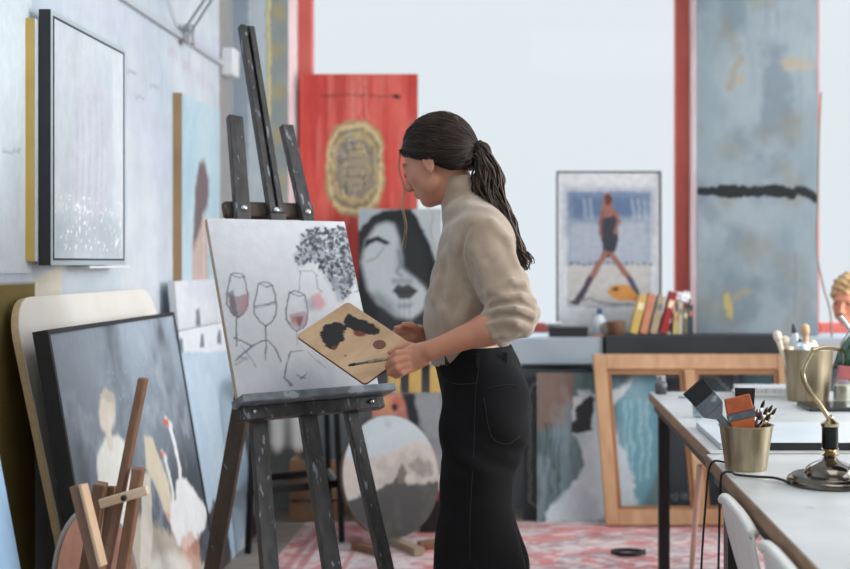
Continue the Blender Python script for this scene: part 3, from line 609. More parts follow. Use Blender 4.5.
# peach and grey painting
p = leaning(P(371, 0, 5.78).x, 5.78, X_, .09, .01, .36, .632, .02, .006)
p.fill((132, 132, 134)).noise((160, 160, 160), 3, 5, .4, .6, .9, 121)
p.poly([(372, 393), (410, 393), (416, 410), (400, 420), (372, 418)], (206, 140, 112), .02, rough=.04); p.noise((222, 164, 112), 12, 12, .6, .66, .0, 5)
p.ell(382, 402, 6, 6, (220, 166, 100), soft=.02); p.ell(398, 403, 5, 6, (196, 110, 92), soft=.02); p.ell(395, 408, 3, 4, (40, 36, 40), soft=.01); p.ell(402, 416, 6, 6, (186, 120, 106), soft=.02)
p.poly([(402, 393), (414, 393), (424, 440), (418, 470), (410, 430)], (34, 38, 44), .015); p.poly([(414, 393), (440, 393), (440, 440), (424, 438)], (150, 152, 154), .02, rough=.03)
t = thing('canvas', 'small peach, black and grey painting standing behind the round landscape painting', 'painting', p.base())
p.body('stretched_canvas', M_canvas_side, t); p.front('painted_front', M_paint, t)
# round painting on its wooden base
Yr = 5.25; th_ = math.radians(45); cx_ = P(402, 0, Yr+.1).x
r_ = Vector((math.cos(th_), math.sin(th_), 0)); n0 = r_.cross(Vector((0, 0, 1))); le = math.radians(12); u_ = Vector((0, 0, 1))*math.cos(le)-n0*math.sin(le)
R_ = .275; c_ = Vector((cx_, Yr+.03, .052))+u_*R_
p = Panel(c_-r_*R_-u_*R_, r_, u_, 2*R_, 2*R_, .02, .006)
p.fill((168, 176, 180)).noise((156, 166, 172), 3, 6, .4, .7, .8, 131)
p.poly([(320, 452), (352, 462), (380, 458), (400, 446), (420, 440), (440, 452), (440, 490), (320, 500)], (176, 166, 158), .02, rough=.03)
p.poly([(320, 512), (345, 500), (372, 494), (388, 484), (396, 478), (400, 466), (403, 480), (412, 484), (440, 482), (440, 560), (320, 560)], (52, 50, 48), .012, rough=.03)
p.poly([(398, 470), (402, 464), (406, 472), (404, 484), (398, 484)], (98, 84, 76), .008); p.poly([(408, 466), (418, 458), (430, 462), (434, 474), (416, 474)], (118, 112, 106), .015, a=.8, rough=.04)
p.noise((94, 90, 86), 14, 14, .56, .7, .25, 133)
disc = [c_+(r_*math.cos(2*PI*i/56)+u_*math.sin(2*PI*i/56))*R_ for i in range(56)]
t = thing('round_painting', 'round landscape painting with pale sky over dark hills standing on wooden blocks', 'painting', (cx_, Yr, .045))
MB().prism([q-p.n*.02 for q in disc], p.n*.0195).build('round_board', mat('board_brown', (96, 84, 70), .7), t)
keep = np.hypot(p.X-R_, p.Y-R_) < R_*.995
vs = np.array(p.O)+p.X[..., None]*np.array(p.r)+p.Y[..., None]*np.array(p.u)+np.array(p.n)*.0006
ang = np.arctan2(p.Y-R_, p.X-R_); rad_ = np.hypot(p.X-R_, p.Y-R_); sc = np.where(rad_ > R_*.985, R_*.985/np.maximum(rad_, 1e-6), 1)
vs = np.array(c_)+((p.X-R_)*sc)[..., None]*np.array(p.r)+((p.Y-R_)*sc)[..., None]*np.array(p.u)+np.array(p.n)*.0006
nx = p.nx+1; fs = []
for j in range(p.ny):
    for i in range(p.nx):
        if keep[j, i] or keep[j+1, i+1] or keep[j, i+1] or keep[j+1, i]: fs.append((j*nx+i, j*nx+i+1, (j+1)*nx+i+1, (j+1)*nx+i))
link('painted_front', vs.reshape(-1, 3), fs, M_paint, t, cols=np.concatenate([p.img, np.ones(p.X.shape+(1,))], -1).reshape(-1, 4))
t = thing('painting_stand', 'low wooden cross stand on the rug carrying the round painting', 'stand', (cx_, Yr, .009))
MB().beam((cx_-.1, Yr+.16, .027), (cx_+.10, Yr-.13, .027), .034, .05, (0, 0, 1)).build('bar', mat('whitewashed_wood', (176, 168, 150), .6, col2=(150, 120, 92), nscale=6), t, bevel=.003)
MB().beam((cx_-.2, Yr+.0, .027), (cx_-.05, Yr-.14, .027), .034, .05, (0, 0, 1)).build('bar', M_woodb, t, bevel=.003)
MB().beam((cx_+.085, Yr-.02, .027), (cx_+.25, Yr+.06, .027), .034, .05, (0, 0, 1)).build('bar', M_woodb, t, bevel=.003)
# black stool
def stool_pt(px, Y, z): return Vector(((px-CX)*Y/F_, Y, z))
lg = [(248, 5.14), (342, 5.356), (330, 5.79), (262, 5.62)]
t = thing('bar_stool', 'black metal stool with two foot rails standing behind easel legs', 'stool', (-1.0, 5.45, .009))
tops = []
cxs = sum(stool_pt(a, b_, 0).x for a, b_ in lg)/4; cys = sum(b_ for a, b_ in lg)/4
for px, Y in lg:
    a = stool_pt(px, Y, .0135); tp = Vector((a.x+(cxs-a.x)*.14, a.y+(cys-a.y)*.14, .74)); tops.append((a, tp))
    MB().beam(a, tp, .026, .026).build('leg', M_steel, t, bevel=.003)
for (i, j), zz in (((0, 1), .27), ((1, 2), .25), ((2, 3), .25), ((3, 0), .27), ((3, 2), .19)):
    k = zz/.74; a = tops[i][0].lerp(tops[i][1], k); c = tops[j][0].lerp(tops[j][1], k)
    MB().beam(a, c, .035, .015, (0, 0, 1)).build('foot_rail', M_steel if i != 1 else mat('worn_grey_steel', (150, 152, 156), .45), t, bevel=.002)
hh = [q[1] for q in tops]
MB().hexa([q+Vector((0, 0, .002)) for q in hh], [q+Vector((0, 0, .04)) for q in hh]).build('seat', M_black, t, bevel=.008)
# crate, cloth, red box
t = thing('wooden_crate', 'pale brown wooden crate on the floor under window behind stool', 'crate', (-1.02, 5.95, .002))
for z0 in (.005, .11, .215): MB().box(-1.14, -.88, 5.83, 5.845, z0, z0+.09).build('board', mat('crate_wood', (168, 132, 98), .7, col2=(146, 110, 78)), t, bevel=.002)
for x in (-1.139, -.896): MB().box(x, x+.015, 5.846, 6.05, .005, .305).build('side_panel', MATS['crate_wood'], t)
MB().box(-1.123, -.897, 5.847, 6.05, .005, .02).build('bottom_panel', MATS['crate_wood'], t)
f = Field((-1.38, 5.86, .3), (-1.0, 6.14, .77), .006)
f.econe((-1.19, 6.02, .74), (-1.2, 6.0, .37), (.06, .07), (.06, .15), (1, 0, 0), .02, mod=lambda t_, X, Y, Z: .012*np.sin(55*X+3*Z)*t_)
v, fc = f.mesh(); setp(link('dust_sheet', v, fc, mat('off_white_cloth', (196, 194, 190), .9, bump=.3), smooth=True), 'off-white cloth hanging below sill to the left of wooden crate', 'cloth')
t = thing('red_tin_box', 'flat red tin box on the rug right beside the round painting', 'box', (-.38, 5.62, .009))
MB().box(-.47, -.33, 5.56, 5.7, .009, .16).build('dark_box', M_black, t, bevel=.004); MB().box(-.475, -.325, 5.555, 5.705, .161, .2).build('lid', mat('red_tin', (150, 44, 50), .4), t, bevel=.004)
q = Vector((-.4, 5.62, .201)); t = thing('white_bowl', 'small white bowl standing on top of red tin box', 'bowl', q)
MB().lathe(q, [(.025, 0), (.045, .03), (.055, .06), (.052, .06), (.04, .03), (.02, .008)], 24).build('bowl', M_white, t, smooth=True)
# dark board with the moulded line
p = leaning(P(523, 0, 5.88).x, 5.86, X_, .1, .004, 1.06, .745, .025, .007)
p.fill((44, 50, 55)).noise((56, 62, 68), 4, 4, .4, .6, .8, 141)
for ins, wd, c in ((.035, .012, (120, 126, 126)), (.055, .006, (84, 90, 94))):
    q = [(ins+.06, ins), (p.w-ins-.06, ins), (p.w-ins, ins+.06), (p.w-ins, p.h-ins-.06), (p.w-ins-.06, p.h-ins), (ins+.06, p.h-ins), (ins, p.h-ins-.06), (ins, ins+.06), (ins+.06, ins)]
    p.stroke([(x/p.w, 1-y/p.h) for x, y in q], wd, c, .006, a=.8, mode='uv')
for i, x in enumerate((665, 671, 676, 681, 686, 690)):          # chalky capitals: E C I O N
    s_ = [[(0, -3), (0, 3), (3, 3)], [(3, -2), (0, 0), (3, 3)], [(1, -3), (1, 3)], [(0, 0), (2, -3), (4, 0), (2, 3), (0, 0)], [(0, 3), (0, -3), (3, 3)], [(0, 3), (2, -3)]][i]
    p.stroke([(x+a, 497+b_) for a, b_ in s_], .006, (150, 156, 160), .005, a=.7)
t = thing('dark_board', 'wide charcoal board with pale rounded border line leaning under window', 'board', p.base())
p.body('panel', M_black, t); p.front('painted_front', M_paint, t); 
p = leaning(P(562, 0, 5.79).x-.2, 5.79, X_, .1, .004, .60, .735, .02, .005)
p.O = Vector((P(533, 0, 5.79).x+.02, 5.79, .004))
p.warp(.02, 14, .006, 60); p.fill((88, 112, 116)).noise((112, 134, 138), 5, 3, .4, .6, .8, 151).noise((70, 84, 86), 14, 2, .5, .7, .7, 152)
p.poly([(530, 368), (575, 368), (572, 400), (566, 425), (530, 432)], (116, 98, 88), .03, rough=.04); p.poly([(560, 390), (570, 385), (572, 400), (562, 402)], (128, 92, 78), .05)
for x in (546, 551, 555, 560): p.stroke([(x, 425), (x-1, 470+(x % 3)*12)], .01, (52, 60, 60), .006, a=.8, rough=.006)
p.stroke([(548, 470), (546, 515)], .012, (54, 96, 92), .01, a=.6)
p.poly([(618, 385), (660, 372), (660, 470), (640, 510), (622, 500)], (96, 146, 160), .03, a=.9); 
for x in (626, 632, 641, 648): p.stroke([(x, 400), (x, 480)], .012, (150, 190, 198), .012, a=.6, rough=.01)
p.poly([(578, 390), (590, 392), (602, 402), (614, 430), (628, 460), (636, 500), (634, 522), (545, 522), (550, 506), (566, 496), (580, 478), (584, 450), (576, 430)], (192, 202, 208), .02, rough=.03); p.noise((150, 166, 176), 10, 4, .55, .7, .35, 155)
p.poly([(590, 400), (606, 396), (624, 384), (634, 380), (620, 400), (608, 412)], (184, 192, 196), .015)
p.poly([(574, 396), (580, 396), (582, 412), (580, 430), (574, 434), (571, 420)], (206, 210, 212), .01)
p.poly([(574, 410), (580, 402), (590, 396), (593, 398), (592, 408), (590, 424), (591, 431), (580, 433), (571, 431), (570, 424), (575, 418)], (36, 38, 42), .008)
p.poly([(556, 500), (580, 486), (600, 500), (596, 520), (556, 522)], (176, 188, 196), .03, a=.8)
t = thing('canvas', 'teal-grey painting of a white draped figure with dark hair leaning on dark board', 'painting', p.base())
p.body('stretched_canvas', mat('teal_edge', (70, 84, 88), .7), t); p.front('painted_front', M_paint, t)
# teal canvas further right
p = leaning(P(742, 0, 5.9).x, 5.9, X_, .09, .004, .8, .74, .02, .01); p.fill((70, 100, 106)).noise((90, 124, 130), 4, 3, .4, .6, .9, 161).noise((44, 52, 60), 5, 4, .55, .65, .8, 162)
t = thing('canvas', 'dark teal canvas standing behind the far table at right end of wooden frame', 'painting', p.base())
p.body('stretched_canvas', MATS['teal_edge'], t); p.front('painted_front', M_paint, t)
# wooden sash leaning in front
t = thing('old_sash', 'bare timber two-light sash frame leaning against paintings under the window', 'frame', (.9, 5.7, .009))
le = .13; n0 = Vector((0, -1, 0)); u_ = Vector((-.07, math.sin(le), math.cos(le))).normalized(); O = Vector((P(606, 0, 5.68).x, 5.68, .017)); hS = .826; wS = .98
wS = P(790, 0, 5.8).x-O.x+.05
def sb(x0, x1, y0, y1, nm, m=M_wood, t0=-.036, t1=0, bv=.004):
    n_ = Vector((0, -math.cos(le), math.sin(le)))
    q = [(x0, y0), (x1, y0), (x1, y1), (x0, y1)]; W = lambda x, y, z: O+Vector((x, 0, 0))+u_*y+n_*z
    return MB().hexa([W(x, y, t0) for x, y in q], [W(x, y, t1) for x, y in q]).build(nm, m, t, bevel=bv)
sb(0, .062, 0, hS, 'stile'); sb(wS-.062, wS, 0, hS, 'stile'); sb(.063, wS-.063, hS-.075, hS, 'rail'); sb(.063, wS-.063, 0, .075, 'rail')
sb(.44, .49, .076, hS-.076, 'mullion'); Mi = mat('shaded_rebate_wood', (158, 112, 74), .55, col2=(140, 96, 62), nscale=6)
for x0, x1 in ((.063, .439), (.491, wS-.063)):
    sb(x0, x0+.02, .076, hS-.076, 'bead', Mi, -.04, -.012, 0); sb(x1-.02, x1, .076, hS-.076, 'bead', Mi, -.04, -.012, 0); sb(x0+.021, x1-.021, hS-.1, hS-.076, 'bead', Mi, -.04, -.012, 0); sb(x0+.021, x1-.021, .076, .09, 'bead', Mi, -.04, -.012, 0)
sb(.064, .0655, .0, .001, 'bead', Mi, -.03, -.02, 0)
# ================================================================== THE BIG EASEL
TH, PH = math.radians(39), math.radians(22)
rE = Vector((math.cos(TH), math.sin(TH), 0)); nE0 = rE.cross(Vector((0, 0, 1)))
BLc = P(238, 399, 3.2); cv = leaning(BLc.x, BLc.y, rE, PH, BLc.z, .449, .535, .02, .0035)
uE, nE = cv.u, cv.n
def onp(px, py, off):
    d = Vector(((px-CX)/F_, 1, -(py-HY)/F_)); o = Vector((0, 0, H)); k = (cv.O+nE*off-o).dot(nE)/d.dot(nE); return o+d*k
def to_floor(a, b, z=.024): k = (z-a.z)/(b.z-a.z); return a+(b-a)*k
te = thing('studio_easel', 'dark paint-spattered wooden studio easel holding the wine glass canvas', 'easel', (-.6, 3.25, .009))
def post(pt, pb, w, nm='upright', m=M_easel, off=-.036, parts=1):
    a, b_ = onp(*pt, off), onp(*pb, off); b_ = to_floor(a, b_)
    return MB().beam(b_, a, w, .026, rE).build(nm, m, te, bevel=.003), a, b_
_, a1, b1 = post((234.5, 117), (269, 565), .046)
_, a3, b3 = post((286, 126), (385, 565), .040)
am, bm = onp(246, 27, -.036), onp(331, 565, -.036); bm = to_floor(am, bm); dm = (am-bm).normalized(); sd = (rE-dm*rE.dot(dm)).normalized()
sp = onp(276, 214, -.036)
# mast: two cheeks with the slot between them, solid below the cross bar
MB().beam(sp+sd*.0145, am+sd*.0145, .019, .026, rE).build('mast_cheek', M_easel, te, bevel=.002)
MB().beam(sp-sd*.0145, am-sd*.0145, .019, .026, rE).build('mast_cheek', M_easel, te, bevel=.002)
MB().beam(am-dm*.03-nE*.004, am+dm*.004-nE*.004, .046, .02, rE).build('mast_cap', M_easel, te, bevel=.004)
MB().beam(sp-dm*.0-nE*.006, am-dm*.03-nE*.006, .0095, .012, rE).build('slot', M_black, te)
MB().beam(bm, sp-dm*.001, .05, .026, rE).build('mast', M_easel, te, bevel=.003)
ca, cb = onp(223, 210, -.066), onp(313, 212, -.066)
MB().beam(ca, cb, .052, .03, uE).build('cross_bar', M_easelb, te, bevel=.01)
for q in ((244, 208), (276, 210), (307.5, 212)):
    c = onp(*q, -.024); MB().lathe(c, [(.0115, 0), (.0115, .002), (.0085, .007), (.005, .009)], 14, nE).build('bolt', M_metal, te, smooth=True)
# tray
def er(x0, x1, y0, y1, z0, z1, nm, m=M_easel, bv=.003):
    q = [(x0, y0), (x1, y0), (x1, y1), (x0, y1)]; return MB().hexa([cv.W(x, y, z0) for x, y in q], [cv.W(x, y, z1) for x, y in q]).build(nm, m, te, bevel=bv)
er(-.012, .474, -.024, -.001, -.022, .055, 'tray', mat('smeared_lit_ledge', (150, 160, 170), .5, col2=(84, 90, 96), nscale=18, bump=.3, col3=(176, 186, 194), n3=20, t3=.58), .004)  # paint smears over a tone lightened for the light on the tray top
er(-.002, .45, -.062, -.0245, -.022, .012, 'apron', M_easel)
for x in (.035, .405): MB().lathe(cv.W(x, -.042, .012), [(.008, 0), (.008, .003), (.005, .009)], 14, nE).build('bolt', M_metal, te, smooth=True)
hg = onp(277, 205, -.098); ft = Vector((-1.085, 4.03, .032))
MB().beam(ft, hg, .056, .024, (1, -.3, 0)).build('rear_leg', M_easelb, te, bevel=.003)
# the canvas
cv.warp(.003, 40, .0015, 120); cv.brush = .35; cv.fill((206, 208, 212)).noise((198, 201, 207), 4, 4, .4, .6, .8, 171)
K = (92, 94, 102)
def gl(pts, w=.004, c=K, a=.9): cv.stroke(pts, w, c, .0035, a=a, rough=.002)
def goblet(cx, y0, y1, w0, w1, wn, c=K):
    ym = y0+(y1-y0)*.62
    gl([(cx-w0, y0+1), (cx-w0*.4, y0-1), (cx+w0*.5, y0), (cx+w0, y0+3), (cx+w0*.2, y0+4), (cx-w0, y0+1)], .0035, c)
    gl([(cx-w0, y0+1), (cx-w1, ym-6), (cx-w1*.98, ym+4), (cx-w1*.5, y1-3), (cx, y1+1)], .0045, c); gl([(cx+w0, y0+3), (cx+w1, ym-4), (cx+w1*.9, ym+5), (cx+w1*.5, y1-2), (cx, y1+1)], .0045, c)
goblet(237.5, 274, 316, 6.5, 11, 0); goblet(265.5, 283, 325, 7, 11.5, 0); goblet(297, 292, 330, 7.5, 11, 0)
cv.poly([(230, 296), (248, 295), (248, 308), (242, 316), (234, 314), (230, 306)], (150, 118, 130), .006, a=.75, rough=.01); cv.poly([(228, 294), (233, 290), (236, 310), (240, 318), (232, 316)], (84, 84, 92), .005, a=.7, rough=.01)
cv.poly([(243, 300), (249, 298), (247, 310), (241, 314)], (176, 124, 128), .008, a=.5)
gl([(255, 306), (276, 303)], .004); gl([(256, 308), (266, 306), (276, 305)], .003, a=.6)
gl([(236, 316), (237, 338), (236, 346)], .004); gl([(265.5, 326), (266, 345), (265.5, 360)], .004); gl([(297, 331), (297, 345)], .003, a=.6)
cv.poly([(289, 314), (306, 312), (308, 320), (300, 329), (291, 324)], (160, 120, 140), .008, a=.7, rough=.01); cv.poly([(293, 318), (303, 317), (300, 326)], (110, 60, 56), .006, a=.8, rough=.008); cv.ell(294, 320, 3, 3, (176, 130, 90), soft=.006, a=.8)
cv.poly([(310, 296), (320, 292), (326, 305), (320, 310), (311, 306)], (206, 140, 146), .012, a=.75, rough=.012); cv.poly([(304, 300), (312, 298), (316, 310), (306, 312)], (150, 150, 170), .012, a=.6)
gl([(234, 338), (244, 342), (252, 346), (262, 341), (268, 341), (276, 350), (281, 361)], .004); gl([(236, 360), (245, 352), (252, 346)], .005, a=.8); gl([(240, 345), (252, 360), (256, 368)], .003, a=.6)
gl([(238, 356), (248, 360)], .003, a=.7); gl([(236, 364), (246, 358)], .008, (150, 152, 158), a=.6)
gl([(290, 352), (286, 366), (284, 378), (290, 386)], .004); gl([(290, 352), (303, 351)], .003, a=.8); gl([(283, 377), (292, 385)], .004); gl([(297, 375), (305, 378)], .004); gl([(300, 379), (306, 374)], .003)
gl([(308, 352), (316, 360), (326, 368)], .003, a=.5); gl([(316, 276), (318, 288), (322, 292)], .003, a=.7); gl([(300, 272), (299, 290)], .003, a=.6); gl([(298, 271), (312, 271), (318, 276)], .003, a=.6)
gl([(350, 276), (355, 280), (361, 296)], .003, a=.8); gl([(354, 292), (360, 290)], .003, a=.7)
def _dark(pts, **k): cv.poly(pts, (62, 66, 74), .006, rough=.022, tex=(70, 70, .36, .08), **k)
gp = [(303, 232), (318, 229), (346, 229), (352, 240), (357, 268), (350, 292), (343, 301), (335, 292), (326, 276), (318, 264), (306, 262), (297, 268), (295, 256), (302, 244)]
cv.poly(gp, (108, 116, 130), .02, a=.62, rough=.03)
_q = cv.pts(gp, 'px'); rg = random.Random(5)
def _in(x, y):
    r = False
    for i in range(len(_q)):
        (x0, y0), (x1, y1) = _q[i], _q[i-1]
        if (y0 > y) != (y1 > y) and x < (y-y0)*(x1-x0)/(y1-y0)+x0: r = not r
    return r
for i in range(1000):
    x, y = cv.uv(rg.uniform(294, 358), rg.uniform(228, 302))
    if not _in(x, y): continue
    g = rg.choice([36, 40, 46, 52, 60, 72, 88, 110, 140, 176, 196]); s_ = rg.uniform(.003, .011)
    cv.stroke([(x/cv.w, 1-y/cv.h), ((x+rg.uniform(-s_, s_))/cv.w, 1-(y+rg.uniform(-s_, s_))/cv.h)], s_, (g-4, g, g+8), .003, a=.85, mode='uv')
for i in range(0):
  _dark([(305, 232), (318, 229), (346, 229), (352, 240), (356, 268), (346, 292), (340, 300), (334, 290), (326, 276), (320, 262), (312, 254), (306, 250)], seed=11)
if 0: _dark([(296, 258), (302, 242), (308, 246), (312, 262), (304, 268), (297, 264)], seed=14); _dark([(304, 238), (314, 236), (318, 250), (308, 252)], seed=17)
pass
cv.poly([(330, 278), (338, 276), (342, 298), (337, 302)], (156, 162, 170), .01, a=.6)
tc_ = thing('canvas', 'canvas in progress with sketched wine glasses and grey grapes on the easel', 'painting', cv.base())
cv.body('stretched_canvas', M_canvas_side, tc_, bevel=.003); cv.front('painted_front', M_paint, tc_)

# ================================================================== SMALL WOODEN EASEL, lower left
Yw = 2.78; DY = .17
t = thing('wooden_easel', 'small brown wooden easel standing in the lower left foreground', 'easel', (P(110, 0, Yw).x, Yw, .002))
def bar(p0, p1, Y0, Y1, w, d, nm, m, ext=False, side=(1, 0, 0), z=.03):
    a, b_ = P(*p0, Y0+DY), P(*p1, Y1+DY)
    if ext: b_ = to_floor(a, b_, z)
    return MB().beam(b_, a, w, d, side).build(nm, m, t, bevel=.003)
Mpale = mat('pale_easel_edge', (206, 176, 146), .6, col2=(190, 156, 124), nscale=8)
bar((143.5, 378), (106, 565), 2.62, 2.60, .018, .03, 'mast', M_woodb, True)
bar((77, 485), (97, 566), 2.50, 2.48, .024, .04, 'post', M_woodb, True)
bar((101, 483), (88, 560), 2.64, 2.66, .028, .03, 'post', M_woodb, True)
bar((139, 468), (124, 560), 2.60, 2.60, .024, .03, 'post', M_woodb, True)
bar((112, 486), (104, 560), 2.67, 2.655, .02, .02, 'post', M_woodb, True)
MB().beam(P(100, 504, 2.57+DY), P(148, 490, 2.57+DY), .022, .016, (0, 0, 1)).build('cross_bar', M_woodp, t, bevel=.003)
MB().lathe(P(124, 498, 2.555+DY), [(.007, 0), (.007, .004), (.004, .01)], 14, (0, -1, 0)).build('wing_nut', M_steel, t)
MB().beam(P(83, 484, 2.49+DY), P(103, 566, 2.47+DY), .008, .042).build('edge_strip', Mpale, t, bevel=.002)
# round wooden palette leaning on it
cR = P(96, 590, 3.0); pts = []
f_ = Vector((.86, .5, 0)); g_ = Vector((-.16, .28, .95)).normalized()
for i in range(40):
    a = 2*PI*i/40; pts.append(cR+f_*.098*math.cos(a)+g_*.205*math.sin(a))
nn = f_.cross(g_).normalized()
t = thing('oval_palette', 'striped oval wooden palette leaning behind the small easel', 'palette', (cR.x, cR.y, cR.z-.2))
MB().prism(pts, nn*.012).build('palette_board', mat('pink_brown_board', (178, 130, 112), .5, col2=(150, 98, 76), nscale=5, stretch=(6, 6, 1)), t, bevel=.003)
pts2 = [cR+f_*.108*math.cos(2*PI*i/40)+g_*.217*math.sin(2*PI*i/40)-nn*.014 for i in range(40)]
MB().prism(pts2, nn*.012).build('grey_rim', mat('grey_board', (150, 150, 152), .5), t, bevel=.003)
bb = MB(); bb.beam((cR.x, cR.y-.01, .012), (cR.x, cR.y+.0, cR.z-.19), .02, .02); bb.build('prop', M_woodb, t)
# ================================================================== THE PAINTER
def mk(px, py, Y): return np.array(P(px, py, Y))
M_skin = mat('skin', (186, 130, 104), .5, col2=(176, 120, 94), nscale=10, sss=.12)
def head_axes(yaw, pitch, base=(-1, 0, 0)):
    """F forward, S towards the left ear, U up; yaw turns away from the viewer, pitch bows the head"""
    bx = Vector(base); up = Vector((0, 0, 1)); lf = up.cross(bx)
    f = bx*math.cos(yaw)-lf*math.sin(yaw); l = up.cross(f); F = f*math.cos(pitch)-up*math.sin(pitch); U = F.cross(l)
    return F.normalized(), l.normalized(), U.normalized()
def add_head(f, c, F, S, U, sc=1.):
    c = Vector(c); R = np.array([F, S, U]); q = lambda a, b, d: np.array(c+F*a*sc+S*b*sc+U*d*sc)
    E = lambda a, r, k=.012, op='u': f.ell(q(*a), [x*sc for x in r], R, k, op)
    E((-.012, 0, .03), (.094, .074, .083)); E((.03, 0, -.03), (.060, .058, .082), .03); E((.040, 0, -.068), (.042, .042, .048), .02)
    E((.066, 0, -.098), (.018, .020, .016), .018)                                   # chin
    for s in (1, -1):
        E((.052, .040*s, -.030), (.028, .022, .026), .02)                           # cheek
        E((.022, .050*s, -.066), (.030, .014, .024), .02)                           # jaw
        E((.090, .032*s, -.004), (.014, .019, .011), .008, 's')                     # eye socket
        E((.078, .031*s, -.006), (.0125, .0135, .0115), .004)                       # eyeball under its lid
        f.cone(q(.086, .018*s, -.0065), q(.080, .043*s, -.0085), .0022*sc, .0018*sc, .003)   # lid line
        f.cone(q(.092, .012*s, .012), q(.080, .046*s, .014), .006*sc, .004*sc, .01)         # brow
        E((.099, .0105*s, -.046), (.0095, .0065, .006), .005)                       # nostril wing
        E((-.006, .0745*s, -.018), (.017, .006, .029), .004); E((-.002, .081*s, -.016), (.009, .005, .017), .003, 's')   # ear
        f.cone(q(-.004, .076*s, -.040), q(-.001, .074*s, -.046), .006*sc, .0045*sc, .004)
    f.cone(q(.088, 0, .006), q(.108, 0, -.042), .0065*sc, .0095*sc, .010); f.cone(q(.108, 0, -.042), q(.094, 0, -.050), .0085*sc, .007*sc, .006)
    f.cone(q(.090, -.012, -.067), q(.090, .012, -.067), .0055*sc, .0055*sc, .004); f.cone(q(.088, -.010, -.0765), q(.088, .010, -.0765), .0062*sc, .0062*sc, .004)
    f.cone(q(.099, -.02, -.0715), q(.099, .02, -.0715), .0018*sc, .0018*sc, .002, 's')
Yp = 3.25
hc = P(436.5, 159, Yp); FF, SS, UU = head_axes(math.radians(22), math.radians(22))
body = Field((-.62, 2.86, -.01), (.14, 3.62, 1.74), .0038)
add_head(body, hc, FF, SS, UU)
body.cone(mk(454, 178, Yp), mk(466, 212, Yp), .046, .046, .025)                     # neck
sL, sR = mk(482, 236, 3.10), mk(482, 236, 3.40); eL, eR = mk(515, 319, 3.03), mk(500, 322, 3.44); wL, wR = mk(431, 350, 3.03), mk(430, 333, 3.28)
body.econe(mk(472, 228, Yp), mk(476, 248, Yp), (.04, .08), (.06, .11), (0, 1, 0), .03); body.econe(mk(478, 248, Yp), mk(476, 290, Yp), (.06, .11), (.075, .12), (0, 1, 0), .03)
body.econe(mk(476, 290, Yp), mk(472, 345, Yp), (.075, .12), (.085, .13), (0, 1, 0), .04); body.econe(mk(472, 345, Yp), mk(486, 400, Yp), (.085, .13), (.105, .16), (0, 1, 0), .04)
for s, e, w in ((sL, eL, wL), (sR, eR, wR)):
    body.cone(s, e, .042, .037, .03); m_ = w+(e-w)*.68; body.cone(e, m_, .037, .039, .02); body.cone(m_, w, .039, .0235, .02)
# palm and fingers of the near hand, closing on the palette edge
def finger(pts, r, k=.004): body.chain([mk(*p) for p in pts], r, k)
kn = [(409, 352, 3.035), (407, 358, 3.03), (408, 364, 3.03), (411, 369, 3.035)]
body.econe(wL, mk(411, 357, 3.045), (.022, .0185), (.030, .0155), (0, 1, 0), .012)
body.cone(mk(426, 348, 3.05), mk(413, 350, 3.06), .016, .013, .012); body.econe(mk(420, 358, 3.04), mk(411, 364, 3.04), (.024, .016), (.02, .013), (0, 1, 0), .012)
finger([kn[0], (397, 353.5, 3.03), (390, 359, 3.045), (393, 364, 3.07)], [.0105, .0092, .0085, .0072])
finger([kn[1], (395, 361, 3.02), (388, 366, 3.04), (391, 371, 3.07)], [.0105, .0094, .0086, .0072])
finger([kn[2], (397, 368, 3.02), (390, 373, 3.04), (393, 375, 3.075)], [.010, .009, .0083, .007])
finger([kn[3], (402, 373, 3.025), (396, 376, 3.045), (399, 376, 3.08)], [.0092, .008, .0072, .0062])
finger([(421, 350, 3.06), (409, 346.5, 3.085), (398, 349, 3.085), (390, 352.5, 3.08)], [.014, .0115, .0098, .0078], .006)
# far hand, flat along the far edge
body.econe(wR, mk(413, 334, 3.25), (.021, .017), (.026, .015), (0, 1, 0), .012)
for i, (a, b_, c) in enumerate((((411, 330, 3.24), (403, 327, 3.225), (396, 328, 3.215)), ((411, 334, 3.24), (401, 331, 3.225), (393, 333, 3.215)), ((412, 338, 3.24), (402, 337, 3.235), (395, 339, 3.23)), ((413, 341, 3.25), (405, 342, 3.24), (399, 344, 3.24)))):
    finger([a, b_, c], [.0098, .0088, .007])
finger([(418, 330, 3.24), (411, 325.5, 3.22), (404, 324.5, 3.205)], [.0115, .010, .008])
# legs and feet (the feet stand just below the picture)
hipz = P(0, 400, Yp).z
for s, dx in ((-1, -.012), (1, .012)):
    h_ = np.array([P(484, 0, Yp).x, Yp+s*.085, hipz]); k_ = np.array([P(474, 0, Yp).x+dx, Yp+s*.09, .47]); a_ = np.array([P(480, 0, Yp).x+dx*4, Yp+s*.09, .10]); a_[0] += .095 if s < 0 else .05
    body.cone(h_, k_, .082, .055, .03); body.cone(k_, k_+(a_-k_)*.35, .053, .055, .02); body.cone(k_+(a_-k_)*.35, a_, .055, .035, .02)
    body.cone(a_+np.array([.02, 0, -.045]), a_+np.array([-.15, 0, -.065]), .034, .024, .02)
v, fc = body.mesh()
woman = link('person', v, fc, M_skin, smooth=True, loc=(P(476, 0, Yp).x, Yp, 0))
setp(woman, 'young woman in beige turtleneck and black trousers painting with palette in hand', 'person')
def sm(o, it=4, f=.5): m = o.modifiers.new('smooth', 'SMOOTH'); m.iterations = it; m.factor = f; return o
sm(woman, 1, .4)

